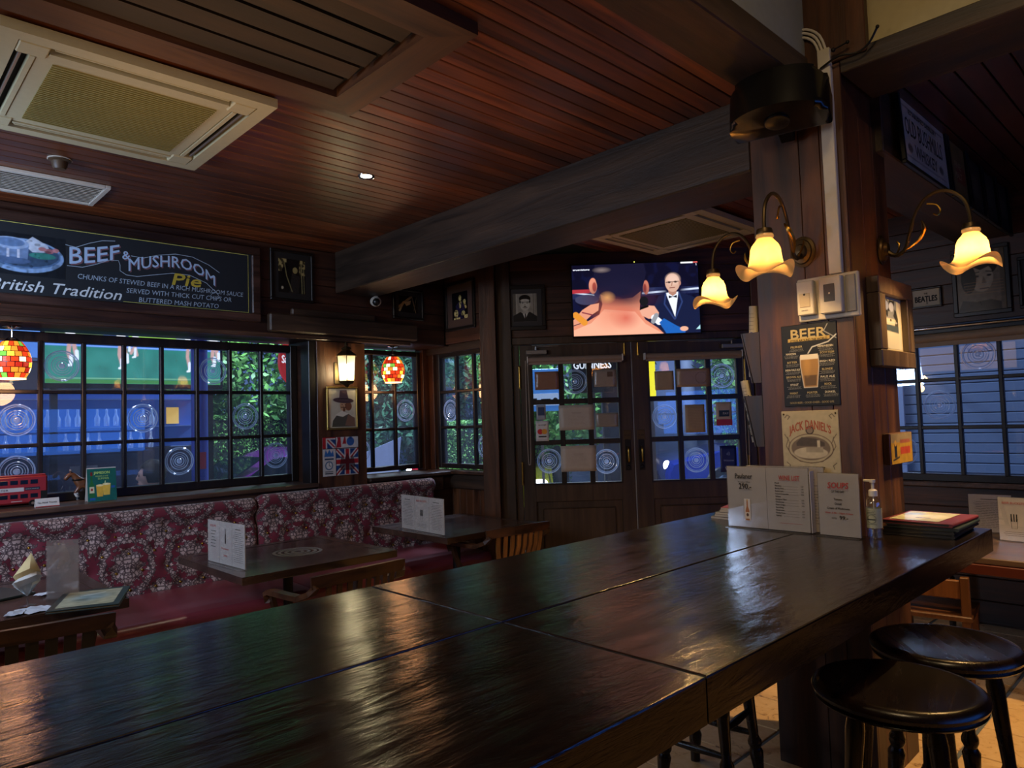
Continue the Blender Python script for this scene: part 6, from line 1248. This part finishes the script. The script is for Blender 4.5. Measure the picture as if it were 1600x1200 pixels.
osign('blue and white vehicle sign outside the left entrance door', .60, 1.70, 4, .55, .62, mat('sign_sky', '#5a9ad8', .4, emit='#4a8ad0', es=.35), lambda t: (box('white_band', mat('wb', '#c8dcf0', .4, emit='#c8dcf0', es=.3), t, -.26, .26, -.004, 0, .08, .26), Print().rect(-.18, -.06, .13, .19).rect(.0, .14, .13, .18).disc(-.15, .12, .02).disc(-.09, .12, .02).disc(.03, .12, .02).disc(.11, .12, .02).disc(.21, .16, .035).build('vehicle_marks', INK, t, -.006)))
dp = thing('street_post', 'broad dark post outside the left entrance door', 'post', DW(1.32, -.15, -1.6), AD); box('shaft', mat('dark_paint', '#2a2434', .5), dp, -.09, .09, -.06, .06, 0, 3.0, bev=.01)
gw2 = thing('white_banner', 'white lit banner stand seen low through the second left window', 'banner', (-8.3, 5.3, -.15), R(60)); MB().poly([(-.35, .9), (.35, 1.05), (.40, 1.55), (-.1, 1.35), (-.38, 1.7)], -.01, .01, 'xz').build('cloth', mat('banner', '#a8b8e0', .6, emit='#a8b8e0', es=.25), gw2); box('pole', STL, gw2, -.02, .02, .01, .05, 0, 1.5)

# scooter rider passing the corner window
mo = thing('motor_scooter', 'red motor scooter with a lit lamp outside the corner window', 'scooter', (-9.9, 8.0, -.15), R(215))
MB().tube([(-.55, 0, .55), (-.3, 0, .68), (.1, 0, .66), (.3, 0, .35), (.6, 0, .35), (.68, 0, .6), (.72, 0, .95)], [.10, .17, .15, .10, .09, .11, .06], 12).build('body', mat('scooter_red', '#c02038', .25), mo, True)
for x in (-.5, .78): MB().torus((x, 0, .25), .19, .06, 24, 8).build('wheel', BLK, mo, True)
MB().tube([(.72, -.3, 1.02), (.70, 0, 1.0), (.72, .3, 1.02)], .018, 8).build('handlebar', BLK, mo, True); MB().sphere((.80, 0, .88), .07, 12, 8).build('headlamp', mat('scoot_lamp', '#fff', .3, emit='#f4f8ff', es=18), mo, True)

# people: continuous bodies, face on the front of the head (+x local)
def person(label, loc, rz, shirt, trousers, hair, seated=True):
    t = thing('person', label, 'person', loc, rz); h = .44 if seated else .92
    v = [(0, 0, h), (.0, 0, h+.18), (.0, 0, h+.38), (.01, 0, h+.50), (.02, 0, h+.56), (.025, 0, h+.63)]
    e = [(0, 1), (1, 2), (2, 3), (3, 4), (4, 5)]; r = [.13, .125, .145, .075, .052, .055]
    for s_ in (1, -1):
        k = len(v)
        if seated: pts = [(.04, s_*.09, h-.01), (.42, s_*.11, h+.02), (.42, s_*.11, .08), (.54, s_*.12, .04)]
        else: pts = [(0, s_*.09, h-.06), (.02, s_*.10, .48), (-.02, s_*.10, .08), (.12, s_*.11, .04)]
        v += pts; e += [(0, k), (k, k+1), (k+1, k+2), (k+2, k+3)]; r += [.085, .06, .042, .035]
        k = len(v); pts = [(.0, s_*.17, h+.44), (-.02, s_*.22, h+.20), (.22, s_*.19, h+.14), (.30, s_*.17, h+.15)]; v += pts; e += [(2, k), (k, k+1), (k+1, k+2), (k+2, k+3)]; r += [.055, .042, .032, .026]
    body = skin(v, e, r, 2); b = MB(); hz = h+.73; cx = .04
    b.sphere((cx-.01, 0, hz+.015), .1, 24, 18, (.98, .78, 1.12)).sphere((cx+.035, 0, hz-.06), .06, 16, 12, (.85, .8, .85)).tube([(cx+.085, 0, hz+.03), (cx+.10, 0, hz-.0), (cx+.112, 0, hz-.018), (cx+.09, 0, hz-.028)], [.010, .013, .014, .010], 8).sphere((cx+.088, 0, hz-.052), .014, 10, 6, (.8, 1.3, .6)).sphere((cx+.085, 0, hz-.066), .014, 10, 6, (.8, 1.2, .6)).sphere((cx+.078, 0, hz-.095), .022, 10, 6).sphere((cx+.083, 0, hz+.04), .018, 10, 6, (.6, 2.6, .6))
    for s_ in (1, -1): b.sphere((cx-.01, s_*.078, hz-.005), .022, 10, 8, (.8, .4, 1.3))
    hd = b.mesh('h', None); 
    hands = MB()
    for s_ in (1, -1):
        px, py, pz = .33, s_*.17, h+.15; hands.sphere((px+.03, py, pz), .035, 12, 8, (1.2, .9, .45))
        for j in range(4): hands.tube([(px+.055, py+(j-1.5)*.018, pz), (px+.095-.006*abs(j-1.5), py+(j-1.5)*.02, pz-.006), (px+.118-.008*abs(j-1.5), py+(j-1.5)*.02, pz-.022)], [.009, .008, .007], 6)
        hands.tube([(px+.01, py-s_*.025, pz), (px+.04, py-s_*.05, pz-.004), (px+.06, py-s_*.052, pz-.012)], [.010, .009, .007], 6)
    hm_ = hands.mesh('hd', None); me = fuse([body, hd, hm_], .011); me.materials.clear()
    SK = mat('skin', '#d8a890', .5); me.materials.append(SK); me.materials.append(mat('shirt_'+shirt, shirt, .8)); me.materials.append(mat('trousers_'+trousers, trousers, .8))
    for p in me.polygons:
        c = p.center; z = c.z
        p.material_index = 0 if z > h+.60 or (c.x > .24 and z > h+.10 and z < h+.24 and abs(c.y) > .1 and c.x > .27) else (1 if z > h+.05 and not (c.x > .1 and z < h+.11) else 2)
        p.use_smooth = True
    link('body', me, t)
    b = MB().sphere((cx-.022, 0, hz+.035), .112, 24, 16, (.98, .84, 1.06))
    bmesh.ops.delete(b.bm, geom=[q for q in b.bm.verts if q.co.x > cx+.052 and q.co.z < hz+.075 or q.co.z < hz-.06 or (q.co.x > cx+.02 and q.co.z < hz+.0)], context='VERTS')
    ho = b.build('hair', mat('hair_'+hair, hair, .6), t, True); md = ho.modifiers.new('s', 'SOLIDIFY'); md.thickness = .008
    for s_ in (1, -1): MB().sphere((cx+.083, s_*.030, hz+.012), .009, 10, 8, (.5, 1.2, .7)).build('eye', mat('eye_dark', '#1a1412', .3), t, True)
    MB().tube([(cx+.098, -.018, hz-.059), (cx+.102, 0, hz-.058), (cx+.098, .018, hz-.059)], .0035, 6).build('mouth', mat('lips', '#a85a52', .5), t)
    return t
def stool_out(x, y, rz=0):
    t = thing('patio_chair', 'dark patio chair outside under the seated person by the long window', 'chair', (x, y, -.15), rz); box('seat', BLK, t, -.22, .22, -.22, .22, .40, .43, bev=.01)
    for sx in (-1, 1):
        for sy in (-1, 1): box('leg', BLK, t, sx*.19-.015, sx*.19+.015, sy*.19-.015, sy*.19+.015, 0, .40)
    box('backrest', BLK, t, -.22, -.19, -.2, .2, .55, .85, bev=.005)
stool_out(-6.62, 2.02, R(-120)); person('person with short dark hair in a white top sitting outside the window, in profile', (-6.60, 2.02, .02), R(-125), '#c8d0dc', '#20242c', '#181414')

# street wall with blinds outside the right window
b4 = thing('building', 'blue-lit shopfront wall of pale slats outside the right window', 'building', (-1.9, 9.4, -.15)); box('wall', mat('slat_wall', '#6f86a8', .6), b4, -2.6, 4.2, .05, .4, 0, 4.2)
sm_ = MB().box(-2.6, 2.6, -.012, .05, 0, .105, bev=.006).mesh('slat', mat('slat_paint', '#6f84a6', .5))
for i in range(26): link('slat', sm_, b4, (.0, 0, .62+.115*i))
for x in (-1.05, .35, 1.7): box('pilaster', PALE, b4, x-.07, x+.07, -.05, .0, 0, 3.8)
box('plinth', NAV, b4, -2.6, 4.2, -.06, .0, 0, .60)
for x, z in ((-.72, 1.95), (.72, 1.9), (.15, 2.5)): MB().sphere((x, -.28, z), .045, 12, 8).tube([(x, -.28, z+.04), (x, -.1, z+.15), (x, 0, z+.12)], .008, 6).build('wall_lamp', mat('warm_lamp', '#fff', .4, emit='#ffc070', es=5), b4, True)
bb2 = setting('back_bar'); box('counter', WDX, bb2, 1.3, 1.95, 1.2, 4.6, 0, 1.1); box('back_panel', mat('bar_glow', '#3a6ad0', .5, emit='#3a78e8', es=2.2), bb2, 1.93, 1.96, 1.4, 4.4, 1.25, 2.0)
for z in (1.25, 1.62): box('shelf', WDX, bb2, 1.65, 1.95, 1.3, 4.5, z-.03, z)

# awning over the outside of the left windows, carrying the round sign
aw = setting('trim_8'); box('awning', mat('awning_cloth', '#20304a', .8), aw, -6.85, -6.02, -1.0, 5.0, 2.965, 3.0)
# dried ring marks on the middle table
st = MB()
for rr_ in (.035, .075, .115, .15): st.torus((0, 0, 0), rr_, .010, 40, 4, 'z')
st.xf(Matrix.Diagonal((1, 1, .06, 1))); so = st.build('ring_stain', glassmat('dried_water', (.9, .9, .9), .3, .55, .2, (.5, .5, .5)), bpy.data.objects['dining_table.001'], loc=(.0, .07, .7523), kind='stuff')
